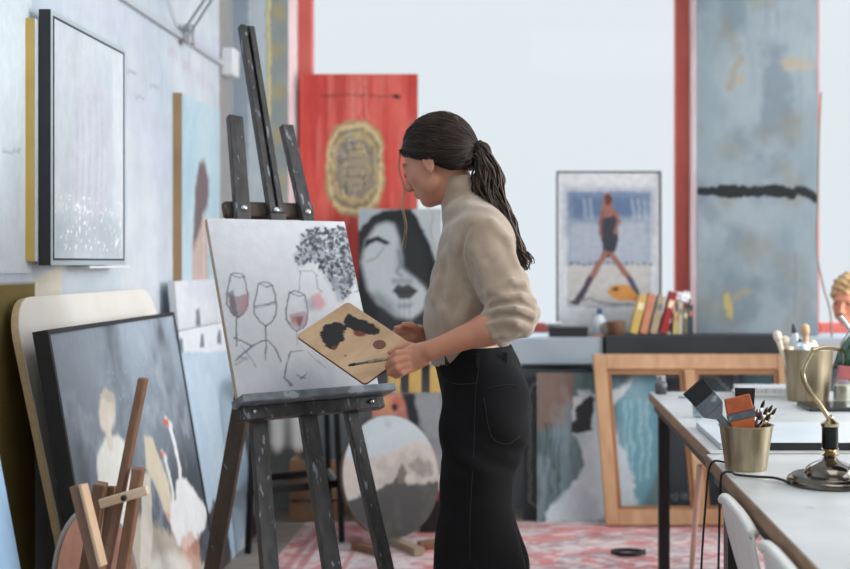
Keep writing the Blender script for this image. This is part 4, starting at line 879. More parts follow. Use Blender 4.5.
# ---- sweater
def fold(ax, amp, freq, ph=0., jit=6): return None
sw = Field((-.36, 2.86, 1.0), (.16, 3.62, 1.52), .0042)
sw.econe(mk(466, 212, Yp), mk(477, 232, Yp), (.055, .10), (.083, .155), (0, 1, 0), .03)
sw.econe(mk(477, 232, Yp), mk(479, 252, Yp), (.083, .155), (.104, .165), (0, 1, 0), .04)
sw.econe(mk(479, 252, Yp), mk(477, 285, Yp), (.104, .165), (.117, .158), (0, 1, 0), .04)
sw.econe(mk(477, 285, Yp), mk(470, 318, Yp), (.117, .158), (.122, .155), (0, 1, 0), .04)
sw.econe(mk(470, 318, Yp), mk(467, 345, Yp), (.122, .155), (.108, .15), (0, 1, 0), .03)
sw.cone(mk(482, 236, 3.12), mk(482, 236, 3.38), .064, .064, .04)
def ring(amp, n, ph):
    return lambda t, X, Y, Z: amp*np.sin(t*n*6.28+ph+9*(Y-3)+6*Z)*np.clip(1.6*np.abs(t), .15, 1)
sw.cone(mk(483, 238, 3.105), mk(503, 285, 3.06), .066, .061, .03); sw.cone(mk(503, 285, 3.06), mk(512, 312, 3.035), .060, .062, .02, mod=ring(.0045, 1.4, 0))
c1 = mk(513, 315, 3.03); c2 = mk(480, 340, 3.035)
S_ = Field((-.36, 2.86, 1.0), (.16, 3.62, 1.52), .0042)
S_.cone(mk(508, 300, 3.04), c1, .060, .062, .02); S_.cone(c1, c2, .060, .045, .02, mod=ring(.003, 3.2, 1.5))
cd = (c2-c1)/np.linalg.norm(c2-c1); cc = mk(489.5, 335, 3.035)
S_.cone(cc-cd*.012, c2, .040, .040, .003, 's')
pl = (S_.ax[0][:, None, None]-cc[0])*cd[0]+(S_.ax[1][None, :, None]-cc[1])*cd[1]+(S_.ax[2][None, None, :]-cc[2])*cd[2]
S_.A[:] = np.maximum(S_.A, pl); k_ = .012; hh_ = np.clip(.5+.5*(sw.A-S_.A)/k_, 0, 1); sw.A[:] = sw.A*(1-hh_)+S_.A*hh_-k_*hh_*(1-hh_)
sw.cone(mk(482, 238, 3.40), mk(500, 318, 3.43), .062, .058, .03); sw.cone(mk(500, 318, 3.43), mk(470, 328, 3.38), .056, .045, .02)
# turtle neck, folded over
sw.cone(mk(457.5, 185, Yp), mk(465, 210, Yp), .051, .060, .014); sw.cone(mk(458.5, 189, Yp), mk(462.5, 201, Yp), .0575, .0595, .0025)
fl = sw
def wr(X, Y, Z):
    return .002*np.sin(31*X+44*Z+6*np.sin(9*Y+7*Z))+.0015*np.sin(25*X-39*Z+21*Y+3*np.sin(20*X))
sw.ap(wr, sw.lo, (.16, 3.62, 1.52), op='add')
# elbow gathers
def gath(X, Y, Z):
    e = mk(522, 318, 3.03); r = np.sqrt((X-e[0])**2+(Y-e[1])**2+(Z-e[2])**2); g = np.exp(-(r/.085)**2)
    q = mk(545, 290, 3.03); rr = np.sqrt((X-q[0])**2+(Z-q[2])**2); ang = np.arctan2(Z-e[2]-.02, X-e[0]+.1)
    return -g*.004*np.sin(ang*11+12*(Y-3)+1.2*np.sin(30*X))
sw.ap(gath, (-.1, 2.9, 1.02), (.12, 3.2, 1.32), op='add')
# open the neck and the cuff
sw.cone(mk(450, 164, Yp), mk(456, 181, Yp), .046, .0455, .004, 's')

def near(fd, px, py, dz=0.):
    for Yt in np.arange(2.9, 3.45, .002):
        q = np.array(P(px, py, Yt)); i = np.round((q-fd.lo)/fd.h).astype(int)
        if (i < 0).any() or (i >= fd.n).any(): continue
        if fd.A[tuple(i)] < 0: return np.array(P(px, py, Yt+dz))
    return None
def crease(fd, pts, r, dz, k=.008, op='u'):
    q = [near(fd, x, y, dz) for x, y in pts]; q = [z for z in q if z is not None]; n_ = len(q); A0 = [(q[i], q[i+1], i) for i in range(n_-1)]
    for a, b_, i in A0: fd.cone(a, b_, r*(.45+.55*math.sin(PI*max(.08, i/n_))), r*(.45+.55*math.sin(PI*min(.95, (i+1)/n_))), k, op)
# folds gathered at the elbow and pulled from the shoulder
for pts in ([(492, 302), (505, 298), (520, 297), (534, 301)], [(486, 314), (500, 309), (516, 309), (533, 316)], [(486, 325), (500, 322), (516, 323), (530, 328)], [(499, 286), (512, 282), (524, 284)], [(480, 296), (490, 292), (500, 292)], [(494, 338), (504, 335), (516, 334)]):
    crease(sw, pts, .0095, .0035, .009)
for pts in ([(489, 308), (504, 303.5), (520, 303), (533, 308)], [(487, 320), (501, 315.5), (517, 316), (531, 322)], [(500, 292), (514, 289), (527, 291)]):
    crease(sw, pts, .006, -.0025, .009, 's')
crease(sw, [(470, 226), (463, 240), (461, 258), (467, 280), (478, 300)], .0045, -.001, .01, 's')
crease(sw, [(452, 235), (455, 262), (452, 295), (456, 325)], .010, .006, .02); crease(sw, [(436, 300), (446, 312), (458, 330)], .009, .005, .02); crease(sw, [(470, 300), (462, 318), (466, 336)], .010, .005, .02)
crease(sw, [(492, 222), (508, 242), (516, 266)], .010, .005, .02); crease(sw, [(474, 250), (484, 268), (492, 288)], .010, .005, .02); crease(sw, [(443, 260), (440, 282), (434, 300)], .008, .005, .02)
v, fc = sw.mesh()
M_knit = mat('beige_knit', (164, 145, 126), .95, col2=(150, 131, 112), nscale=40, bump=.55, bscale=420, sheen=.5)
sweater = link('sweater', v, fc, M_knit, woman, smooth=True); sm(sweater, 3); sweater['label'] = 'beige knitted turtleneck sweater'
b = MB()                                                                                   # shoulder seam
# ---- trousers
tr = Field((-.4, 2.98, .02), (.16, 3.52, 1.1), .0045)
W_ = [(347, 473.5, 37.5, .150), (358, 474, 38.5, .155), (375, 480, 41, .168), (399, 486, 44, .172)]
for (y0, x0, h0, s0), (y1, x1, h1, s1) in zip(W_[:-1], W_[1:]): tr.econe(mk(x0, y0, Yp), mk(x1, y1, Yp), (h0*Yp/F_, s0), (h1*Yp/F_, s1), (0, 1, 0), .01)
for s in (-1, 1):
    Yl = Yp+s*.086; q = [(399, 486, 43), (430, 485, 42), (455, 481, 40), (475, 477.5, 35.5), (500, 476.5, 34.5), (525, 478, 38), (545, 479.5, 41.5), (565, 481, 44), (620, 483, 48), (700, 484, 52)]
    for (y0, x0, h0), (y1, x1, h1) in zip(q[:-1], q[1:]):
        dx = s*2*max(0, (y0-480))/60
        tr.econe(mk(x0+dx, y0, Yl), mk(x1+dx+s*.6, y1, Yl), (h0*Yp/F_, .092), (h1*Yp/F_, .094+.0*s), (0, 1, 0), .012)
def tw(X, Y, Z):
    return .0035*np.sin(34*X+8*Z+4*np.sin(7*Z))*np.clip((1.0-Z)/.2, 0, 1)+.002*np.exp(-((Z-.76)/.05)**2)*np.sin(55*X+90*Z)+.0035*np.sin(26*X-40*Z)*np.exp(-((Z-.74)/.12)**2)
tr.ap(tw, tr.lo, (.16, 3.52, 1.1), op='add')
v, fc = tr.mesh(); zc = P(0, 347, Yp).z
v[:, 2] = np.minimum(v[:, 2], zc+.006)
M_tr = mat('black_denim', (13, 13, 15), .9, col2=(9, 9, 11), nscale=25, bump=.3, bscale=500, spec=.25)
trousers = link('trousers', v, fc, M_tr, woman, smooth=True); sm(trousers, 3); trousers['label'] = 'black high-waisted wide trousers'
def on_side(px, py, z=0, off=.001):
    """point of the near outline of the trousers seen at px,py, found from its hip shape"""
    cy = None
    for Yt in np.arange(3.0, 3.4, .002):
        q = P(px, py, Yt); i = np.round((np.array(q)-tr.lo)/tr.h).astype(int)
        if (i < 0).any() or (i >= tr.n).any(): continue
        if tr.A[tuple(i)] < 0: return P(px, py, Yt-.002-off)
    return None
def seam(pts, r, name, m):
    q = [on_side(x, y) for x, y in pts]; q = [p_ for p_ in q if p_ is not None]
    if len(q) > 2: MB().tube(spline(q, 4), r, 6).build(name, m, trousers, smooth=True)
M_st = mat('black_stitching', (19, 19, 21), .8)
seam([(480, 362), (476, 385), (475, 410), (474, 440), (472, 480), (470, 520), (470, 560)], .0012, 'side_seam', M_st)
seam([(441, 362), (441, 372), (446, 380), (457, 384), (466, 384), (477, 383)], .0012, 'front_pocket', M_st)
seam([(485, 390), (498, 386), (512, 385), (521, 388)], .0012, 'back_yoke', M_st)
seam([(484, 398), (488, 425), (494, 440), (508, 444), (520, 436)], .0012, 'back_pocket', M_st)
b = MB(); b.econe = None
wb_ = Field((-.35, 3.0, .98), (.1, 3.5, 1.1), .004)
wb_.econe(mk(473.5, 350, Yp), mk(474, 356, Yp), (37.6*Yp/F_+.003, .154), (38.4*Yp/F_+.003, .158), (0, 1, 0), .004)
wb_.ap(lambda X, Y, Z: np.abs(Z-(P(0, 354.5, Yp).z))-.019+0*X+0*Y, wb_.lo, (.1, 3.5, 1.1), .003, 's') if False else None
A_ = wb_.A; zz = wb_.ax[2][None, None, :]; A_[:] = np.maximum(A_, np.abs(zz-P(0, 355, Yp).z)-.019); v, fc = wb_.mesh()
waist = link('waistband', v, fc, M_tr, trousers, smooth=True)
for x in (447, 478, 505):
    q0, q1 = P(x, 349, Yp), P(x, 362, Yp); yy = None
    s1 = on_side(x, 357, off=.006)
    if s1 is not None: MB().beam((s1.x, s1.y-.001, q0.z), (s1.x, s1.y-.001, q1.z), .011, .004).build('belt_loop', M_st, trousers)
# ---- shoes
for s, dx in ((-1, -.048), (1, .048)):
    f = Field((-.36, 2.98, 0), (.16, 3.52, .12), .004); a_ = np.array([P(480, 0, Yp).x+dx+(.095 if s < 0 else .05), Yp+s*.09, .05])
    f.econe(a_+np.array([.03, 0, .0]), a_+np.array([-.08, 0, -.008]), (.042, .04), (.036, .045), (0, 1, 0), .01); f.cone(a_+np.array([-.08, 0, -.012]), a_+np.array([-.14, 0, -.018]), .036, .028, .01)
    A_ = f.A; A_[:] = np.maximum(A_, .0015-f.ax[2][None, None, :]*1.); v, fc = f.mesh(); v[:, 2] += .0085; link('shoe', v, fc, mat('black_leather', (28, 28, 30), .4), woman, smooth=True)

# ---- hair
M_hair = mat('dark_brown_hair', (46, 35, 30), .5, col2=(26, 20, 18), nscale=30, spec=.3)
M_hairl = mat('lighter_brown_locks', (104, 78, 58), .5, col2=(76, 56, 42), nscale=30)  # lighter brown for some of the ponytail locks
hr = Field((-.5, 3.05, 1.36), (.1, 3.45, 1.75), .0034); Rm = np.array([FF, SS, UU]); hcv = np.array(hc)
hr.ell(hcv+np.array(FF)*-.016+np.array(UU)*.032, (.100, .084, .089), Rm); hr.ell(hcv+np.array(FF)*-.055+np.array(UU)*-.005, (.062, .07, .066), Rm, .03)
hr.ell(hcv+np.array(FF)*-.04+np.array(UU)*.035, (.066, .066, .060), Rm, .03)
def cut(X, Y, Z):
    x, y, z = X-hcv[0], Y-hcv[1], Z-hcv[2]
    f_ = x*FF[0]+y*FF[1]+z*FF[2]; s_ = x*SS[0]+y*SS[1]+z*SS[2]; u_ = x*UU[0]+y*UU[1]+z*UU[2]
    lim = np.interp((f_+0*s_+0*u_).ravel(), [-.12, -.085, -.05, -.02, .01, .035, .06, .085, .12], [-.05, -.062, -.058, -.022, .000, .012, .03, .05, .055]).reshape((f_+0*s_+0*u_).shape)
    return -(lim-u_)

hr.A[:] = np.maximum(hr.A, -cut(hr.ax[0][:, None, None], hr.ax[1][None, :, None], hr.ax[2][None, None, :]))
v, fc = hr.mesh(); hair = link('hair', v, fc, M_hair, woman, smooth=True); sm(hair, 2); hair['label'] = 'dark brown hair pulled back'
tie = Vector(P(474, 149, Yp-.03)); lc = lambda a, b_, c: hc+FF*a+SS*b_+UU*c
# combed strands from the hairline to the tie
b = MB(); b1 = MB(); rs = random.Random(4)
tl = Vector(((tie-hc).dot(FF), (tie-hc).dot(SS), (tie-hc).dot(UU)))-Vector((-.016, 0, .032)); RX = Vector((.1015, .0855, .091))
Ax = -Vector((tl.x/RX.x, tl.y/RX.y, tl.z/RX.z)).normalized(); Up_ = (Vector((0, 0, 1))-Ax*Ax.z).normalized(); Sp_ = Up_.cross(Ax).normalized()
for i in range(1100):
    mu = rs.uniform(-2.5, 2.5); am_ = abs(mu); th0 = .15+1.9*rs.random()**1.3; wob = rs.uniform(-.05, .05); lf_ = rs.uniform(-.006, .020); pts = []
    for k in range(11):
        th_k = th0+(PI-th0-.12)*k/10; mk_ = mu+wob*math.sin(k*.9+i); d = Ax*math.cos(th_k)+(Up_*math.cos(mk_)+Sp_*math.sin(mk_))*math.sin(th_k)
        q = Vector((d.x*RX.x, d.y*RX.y, d.z*RX.z))*(1+lf_)+Vector((-.016, 0, .032)); pts.append(lc(q.x, q.y, q.z))
    pr_ = []
    for q in pts:
        v_ = q-hc; L0 = v_.length; v_ /= L0; rr_ = None
        for st_ in range(56):
            r_k = .150-.0014*st_; ix = np.round((np.array(hc+v_*r_k)-hr.lo)/hr.h).astype(int)
            if (ix >= 0).all() and (ix < hr.n).all() and hr.A[tuple(ix)] < 0: rr_ = r_k; break
        if rr_: pr_.append((v_, rr_))
    if len(pr_) < 4: continue
    ra_ = [p_[1] for p_ in pr_]; ra_ = [sum(ra_[max(0, k-1):k+2])/len(ra_[max(0, k-1):k+2]) for k in range(len(ra_))]
    pts = [hc+p_[0]*(ra_[k]+lf_*.12+.0004) for k, p_ in enumerate(pr_)]
    pts.append(tie+Vector((rs.uniform(-.008, .008), rs.uniform(-.012, .012), rs.uniform(-.01, .01))))
    (b1 if rs.random() < .25 else b).tube(spline(pts, 2), rs.uniform(.0007, .0014), 4)
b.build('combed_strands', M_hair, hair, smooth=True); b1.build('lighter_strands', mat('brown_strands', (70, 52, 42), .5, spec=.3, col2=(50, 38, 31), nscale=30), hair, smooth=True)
# looser hair sweeping over the temple and the top of the ear
b = MB()
for i in range(110):
    r1, r2, r3 = rs.uniform(-3, 4), rs.uniform(-4, 4.5), rs.uniform(-3, 5); q = []
    for (x, y) in ((405+r1*.8, 147+r1), (414+r1*.5, 152+r2), (425, 156+r2), (436, 159+r2+r3*.4), (447, 163+r3), (458, 162+r3), (467, 156+r3*.7)):
        c_a, c_b = near(hr, x, y, -.002), near(body, x, y, -.002); cc_ = [z for z in (c_a, c_b) if z is not None]
        if cc_: q.append(Vector(min(cc_, key=lambda z: z[1]))+Vector((0, rs.uniform(-.003, .001), 0)))
    if len(q) > 4:
        for _ in range(2): q = [q[0]]+[(q[k-1]+q[k]*2+q[k+1])/4 for k in range(1, len(q)-1)]+[q[-1]]
        b.tube(spline(q, 3), rs.uniform(.0006, .0012), 4)
b.build('side_strands', M_hair, hair, smooth=True)
# scrunchie
b = MB(); tdir = Vector((.75, .1, -.45)).normalized(); xx = tdir.orthogonal().normalized(); yy = tdir.cross(xx)
b.tube([tie+tdir*.006+(xx*math.cos(a)+yy*math.sin(a))*(.019+.003*math.sin(9*a)) for a in [2*PI*i/36 for i in range(37)]], [.0095+.0025*math.sin(i*1.9) for i in range(37)], 8)
b.build('scrunchie', mat('black_velvet', (26, 24, 24), .9), woman, smooth=True)
# ponytail: a rope of wavy locks
core = spline([tie, P(481, 156, Yp-.035), P(487, 170, Yp-.04), P(490, 190, Yp-.045), P(499, 210, Yp-.045), P(507, 230, Yp-.05), P(517, 248, Yp-.05), P(524, 262, Yp-.055), P(526, 272, Yp-.055)], 6)
n_c = len(core); b = MB(); b2 = MB()
wid = lambda t_: (.019+.016*math.sin(min(1, t_*1.5)*PI*.85))*(1-.4*t_**2)
for i in range(170):
    a0 = rs.uniform(0, 6.28); rr = math.sqrt(rs.random()); ph = rs.uniform(0, 6.28); tw_ = rs.uniform(-1.5, 2.5); en = int(n_c*rs.uniform(.7, 1)); pts = []; rad = []
    if rr > .92: rr *= 1.15
    for k in range(en):
        t_ = k/(n_c-1); tg = (core[min(k+1, n_c-1)]-core[max(k-1, 0)]).normalized(); nx_ = tg.cross(Vector((0, 1, 0))).normalized(); w_ = wid(t_)*(1+.22*math.sin(t_*22+ph*.25))
        a = a0+tw_*t_; wv = .0055*math.sin(t_*24+ph)*min(1, t_*3)
        pts.append(core[k]+nx_*(w_*rr*math.cos(a)+wv)+Vector((0, 1, 0))*w_*rr*math.sin(a)); rad.append(.0028*(1-.65*t_)+.0004)
    (b2 if i % 3 == 0 else b).tube(pts, rad, 5)
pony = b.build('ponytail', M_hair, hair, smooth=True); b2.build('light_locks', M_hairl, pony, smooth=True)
# loose wisps at the face and stray hairs
M_wisp = mat('backlit_wisp_tone', (168, 140, 112), .5)  # dark hair given a pale colour for the window's backlight
b = MB()
for dx, dy in ((0, 0), (1.2, 1), (-1.3, 2), (.6, -2)):
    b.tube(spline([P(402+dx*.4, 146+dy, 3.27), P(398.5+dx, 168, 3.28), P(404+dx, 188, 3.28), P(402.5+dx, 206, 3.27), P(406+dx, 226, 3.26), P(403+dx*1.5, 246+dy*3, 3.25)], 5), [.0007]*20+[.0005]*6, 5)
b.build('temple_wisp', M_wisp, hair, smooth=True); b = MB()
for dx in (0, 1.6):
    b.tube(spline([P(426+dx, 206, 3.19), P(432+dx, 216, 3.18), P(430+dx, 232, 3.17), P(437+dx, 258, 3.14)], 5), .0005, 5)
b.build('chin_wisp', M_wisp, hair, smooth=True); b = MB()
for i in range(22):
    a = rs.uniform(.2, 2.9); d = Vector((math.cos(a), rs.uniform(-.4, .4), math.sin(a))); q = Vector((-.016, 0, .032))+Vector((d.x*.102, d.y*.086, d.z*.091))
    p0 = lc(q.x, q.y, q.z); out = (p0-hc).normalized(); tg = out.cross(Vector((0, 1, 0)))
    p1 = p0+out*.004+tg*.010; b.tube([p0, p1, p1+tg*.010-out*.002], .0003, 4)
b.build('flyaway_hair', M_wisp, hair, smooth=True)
# brow, lashes, lips of the near side
MB().tube([lc(.0875, .014, .012), lc(.086, .026, .016), lc(.079, .042, .015), lc(.069, .052, .010)], [.0008, .0013, .001, .0005], 6).build('eyebrow', M_hair, woman)
MB().tube([lc(.0875, -.014, .012), lc(.086, -.026, .016), lc(.079, -.042, .015), lc(.069, -.052, .010)], [.0008, .0013, .001, .0005], 6).build('eyebrow', M_hair, woman)
for s in (1, -1): MB().tube([lc(.0895, .020*s, -.0135), lc(.0935, .030*s, -.016), lc(.089, .040*s, -.0145), lc(.084, .046*s, -.011)], [.0006, .0012, .0012, .0006], 5).build('eyelashes', M_hair, woman)
for s in (1, -1): MB().lathe(lc(-.001, .0782*s, -.0465), [(.0004, 0), (.0022, .001), (.0022, .003), (.0004, .004)], 10, -UU).build('ear_stud', M_metal, woman)

# ---- palette and brush
Lp, Tp, Bp = P(296, 336, 3.15), P(350, 303.5, 3.262), P(365, 384.5, 3.03)
ru, rv = (Bp-Lp), (Tp-Lp); w_, h_ = ru.length, rv.length; ru.normalize(); rv = (rv-ru*rv.dot(ru)).normalized(); pn = Panel(Lp, ru, rv, w_, h_, .006, .0028)
if pn.n.y > 0: pn.n = -pn.n
pn.warp(.002, 60, .001, 150); pn.fill((186, 154, 120)).noise((194, 164, 130), 30, 4, .4, .6, .8, 181).noise((176, 138, 100), 20, 20, .62, .75, .5, 182)
pn.poly([(320, 333), (325, 326), (333, 322), (341, 322), (347, 327), (344, 333), (345, 340), (339, 345), (336, 350), (328, 348), (321, 341)], (18, 19, 20), .0025, rough=.014, seed=5, rf=130)
pn.poly([(344, 320), (348, 314), (356, 318), (366, 321), (374, 325), (380, 330), (378, 335), (368, 335), (356, 333), (350, 328), (345, 327)], (18, 19, 20), .0025, rough=.012, seed=6, rf=130)
pn.poly([(353, 333), (360, 331), (368, 334), (362, 337), (355, 336)], (120, 50, 40), .003, rough=.012); pn.poly([(330, 347), (338, 346), (335, 351)], (96, 50, 40), .003, rough=.012)
pn.ell(345, 356, 1, 1, (110, 70, 50)); pn.ell(405, 334, 1.5, 1, (120, 60, 50))
tp = thing('palette', 'tan rectangular wooden palette with black paint blobs held by the woman', 'palette', pn.W(w_/2, h_/2))
rc = .012; out = []
for cx, cy, a0 in ((rc, rc, 180), (w_-rc, rc, 270), (w_-rc, h_-rc, 0), (rc, h_-rc, 90)):
    for k in range(6): a = math.radians(a0+18*k); out.append((cx+rc*math.cos(a), cy+rc*math.sin(a)))
MB().prism([pn.W(x, y, -.006) for x, y in out], pn.n*.006).build('palette_board', mat('palette_edge', (120, 78, 52), .6), tp)
# painted face with rounded corners: squeeze the grid into the outline
X, Y = pn.X.copy(), pn.Y.copy()
for cx, cy in ((rc, rc), (w_-rc, rc), (w_-rc, h_-rc), (rc, h_-rc)):
    m_ = ((X-cx)*(cx-w_/2) > 0) & ((Y-cy)*(cy-h_/2) > 0); dd = np.hypot(X-cx, Y-cy); mx = np.maximum(np.abs(X-cx), np.abs(Y-cy)); s_ = np.where(m_ & (dd > 0), mx/np.maximum(dd, 1e-9), 1); X = np.where(m_, cx+(X-cx)*s_, X); Y = np.where(m_, cy+(Y-cy)*s_, Y)
pn.X, pn.Y = X, Y; pn.front('painted_face', M_paint, tp, off=.0012)
u0, v0 = pn.uv(379.5, 345)
MB().lathe(pn.W(u0, v0, .0012), [(.0175, 0), (.0175, .0006)], 28, pn.n).build('thumb_dimple', mat('dimple_brown', (112, 68, 58), .5), tp)
tb = thing('paintbrush', 'paintbrush with black-loaded bristles held over the palette in her hand', 'brush', P(372, 361, 3.03))
br0, br1 = P(347.5, 365.5, 3.01), P(412, 354.5, 3.062); dr = (br1-br0).normalized()
MB().tube([br0+dr*.02, br0+dr*.05], [.0062, .0048], 10, flat=.6).build('ferrule', mat('smudged_ferrule', (120, 124, 122), .4, metal=.7, col2=(40, 40, 40), nscale=60), tb, smooth=True)
MB().tube([br0, br0+dr*.006, br0+dr*.016, br0+dr*.021], [.001, .0052, .0068, .006], 10, flat=.6).build('bristles', mat('loaded_bristles', (22, 22, 22), .5), tb, smooth=True)
MB().tube([br0+dr*.049, br0+dr*.075, br0+dr*.12, br1], [.0042, .005, .0042, .003], 10).build('handle', mat('brush_handle_dark', (34, 32, 28), .35, col2=(150, 140, 110), nscale=50, namt=.3), tb, smooth=True)

# ================================================================== SECOND PERSON, right edge
Y2 = 5.55; cx2 = P(850, 0, Y2).x; hp = Vector((cx2+.0, Y2, P(0, 300, Y2).z)); F2, S2, U2 = head_axes(0, math.radians(6), (-.62, -.78, 0))
f = Field((cx2-.45, Y2-.75, 0), (cx2+.5, Y2+.3, 1.27), .0062)
add_head(f, hp, F2, S2, U2)
f.cone(hp+Vector((.01, .01, -.08)), hp+Vector((.12, .04, -.20)), .048, .05, .02)
ch = hp+Vector((.2, .05, -.29)); sx = np.array(S2)
f.econe(ch+Vector((0, 0, .04)), ch+Vector((.02, .02, -.34)), (.085, .17), (.10, .14), S2, .03); pel = ch+Vector((.03, .03, -.42)); f.econe(ch+Vector((.02, .02, -.34)), pel, (.1, .14), (.11, .17), S2, .03)
fw = Vector((-.62, -.78, 0)); S2v = Vector(S2)
for s in (1, -1):
    sh = ch+S2v*s*.17+Vector((0, 0, .04)); el = sh+S2v*s*.05+Vector((0, 0, -.27))+fw*.03; wr_ = el+fw*.2-S2v*s*.09+Vector((0, 0, .0))
    f.cone(sh, el, .048, .038, .03); f.cone(el, wr_, .036, .025, .02); hp_ = wr_+fw*.07; f.econe(wr_, hp_, (.022, .03), (.014, .036), S2, .01)
    for k in range(4): a = hp_+S2v*(k-1.5)*.018; f.cone(a, a+fw*.05+Vector((0, 0, -.012)), .009, .0075, .004)
    f.cone(wr_+fw*.02-S2v*s*.02, wr_+fw*.06-S2v*s*.05, .012, .009, .006)
    hip = pel+S2v*s*.09; kn_ = hip+fw*.40+Vector((0, 0, .03)); kn_.z = .50; an = kn_+fw*.02; an.z = .10
    f.cone(hip, kn_, .085, .058, .03); f.cone(kn_, an, .055, .036, .02); f.cone(an+Vector((0, 0, -.05)), an+fw*.15+Vector((0, 0, -.06)), .035, .026, .02)
f.A[:] = np.maximum(f.A, .012-f.ax[2][None, None, :]); v, fc = f.mesh()
p2 = link('person', v, fc, mat('warm_skin', (222, 152, 122), .5, col2=(212, 140, 110), nscale=12), smooth=True, loc=(cx2, Y2, .012)); sm(p2, 1)
setp(p2, 'person with short curly blond hair in a pink top at the right edge of photo', 'person')
g = Field((cx2-.2, Y2-.2, 1.0), (cx2+.2, Y2+.2, 1.32), .005); Rm2 = np.array([F2, S2, U2]); hv = np.array(hp)
g.ell(hv+np.array(F2)*-.02+np.array(U2)*.036, (.105, .09, .095), Rm2)
g.ell(hv+np.array(F2)*.055+np.array(U2)*-.045, (.08, .066, .095), Rm2, .006, 's')
g.A[:] = np.maximum(g.A, (hp.z-.05)-g.ax[2][None, None, :])
g.ap(lambda X, Y, Z: .007*np.sin(130*X+30*Z)*np.sin(120*Z+20*Y)*1.+.003*np.sin(150*Y), g.lo, (cx2+.2, Y2+.2, 1.32), op='add'); v, fc = g.mesh()
link('hair', v, fc, mat('blond_hair', (206, 172, 126), .6, col2=(176, 136, 92), nscale=30), p2, smooth=True)
for s in (1, -1): MB().lathe(Vector(hp)+F2*.089+S2v*s*.031-U2*.006, [(.0005, 0), (.006, .0005), (.0005, .002)], 12, F2).build('eye', M_black, p2)
g = Field((cx2-.45, Y2-.35, .55), (cx2+.5, Y2+.35, 1.2), .006)
g.econe(ch+Vector((0, 0, .05)), ch+Vector((.02, .02, -.34)), (.10, .185), (.12, .16), S2, .03); g.econe(ch+Vector((.02, .02, -.34)), pel+Vector((0, 0, .05)), (.12, .16), (.125, .18), S2, .03)
g.cone(ch+Vector((0, 0, .08)), ch+Vector((-.01, -.01, .13)), .066, .062, .02)
for s in (1, -1): sh = ch+S2v*s*.17+Vector((0, 0, .04)); el = sh+S2v*s*.05+Vector((0, 0, -.27))+fw*.03; g.cone(sh, el, .062, .05, .03)
v, fc = g.mesh(); link('pink_top', v, fc, mat('pink_cotton', (226, 140, 140), .85, bump=.2), p2, smooth=True)
g = Field((cx2-.5, Y2-.75, .05), (cx2+.4, Y2+.35, .72), .007)
for s in (1, -1):
    hip = pel+S2v*s*.09; kn_ = hip+fw*.40; kn_.z = .50; an = kn_+fw*.02; an.z = .12; g.cone(hip, kn_, .098, .07, .03); g.cone(kn_, an, .068, .055, .02)
v, fc = g.mesh(); link('trousers', v, fc, mat('dark_blue_cloth', (40, 48, 66), .85), p2, smooth=True)
sz = pel.z-.11
t = thing('stool', 'round wooden stool under the blond person at right edge', 'stool', (pel.x, pel.y, .002))
MB().lathe((pel.x, pel.y, sz-.045), [(.15, 0), (.16, .01), (.16, .03), (.15, .036)], 32).build('seat', M_woodb, t)
for i in range(4):
    a = PI/4+i*PI/2; MB().tube([(pel.x+.17*math.cos(a), pel.y+.17*math.sin(a), .0125), (pel.x+.11*math.cos(a), pel.y+.11*math.sin(a), sz-.046)], .014, 10).build('leg', M_woodb, t, smooth=True)
# ================================================================== THE WORK TABLES
ZT = .75
M_top = mat('worn_white_tabletop', (188, 190, 189), .42, col2=(164, 167, 168), nscale=5, bump=.06, bscale=30, col3=(150, 156, 160), n3=9, t3=.66)
M_edge = mat('worn_plywood_edge', (160, 130, 102), .6, col2=(118, 92, 70), nscale=9, stretch=(1, 1, 5), bump=.2)
def table(x0, x1, y0, y1, label, z=ZT, legs=()):
    t = thing('work_table', label, 'table', ((x0+x1)/2, (y0+y1)/2, .009), 'white work tables')
    MB().box(x0, x1, y0, y1, z-.036, z-.0015).build('tabletop', M_edge, t, bevel=.002)
    MB().box(x0+.003, x1-.003, y0+.003, y1-.003, z-.0015, z).build('top_surface', M_top, t)
    MB().box(x0+.02, x0+.06, y0+.02, y1-.02, z-.075, z-.037).build('apron', mat('grey_steel', (70, 74, 78), .45, metal=.4), t)
    MB().box(x1-.06, x1-.02, y0+.02, y1-.02, z-.075, z-.037).build('apron', MATS['grey_steel'], t)
    for y in (y0+.03, y1-.07): MB().box(x0+.061, x1-.061, y, y+.035, z-.075, z-.037).build('apron', MATS['grey_steel'], t)
    for lx, ly in legs: MB().box(lx-.022, lx+.022, ly-.022, ly+.022, .009, z-.037).build('leg', M_steel, t, bevel=.002)
    return t
table(.530, 1.72, 3.285, 4.86, 'far white work table carrying the large gold bucket and ink bottle', legs=((.585, 4.80), (1.66, 4.80), (.60, 3.33), (1.66, 3.33)))
table(.515, 1.60, 1.70, 3.272, 'near white work table carrying the brush tin and brass lamp', legs=((.585, 3.215), (1.54, 3.215), (.585, 1.76), (1.54, 1.76)))
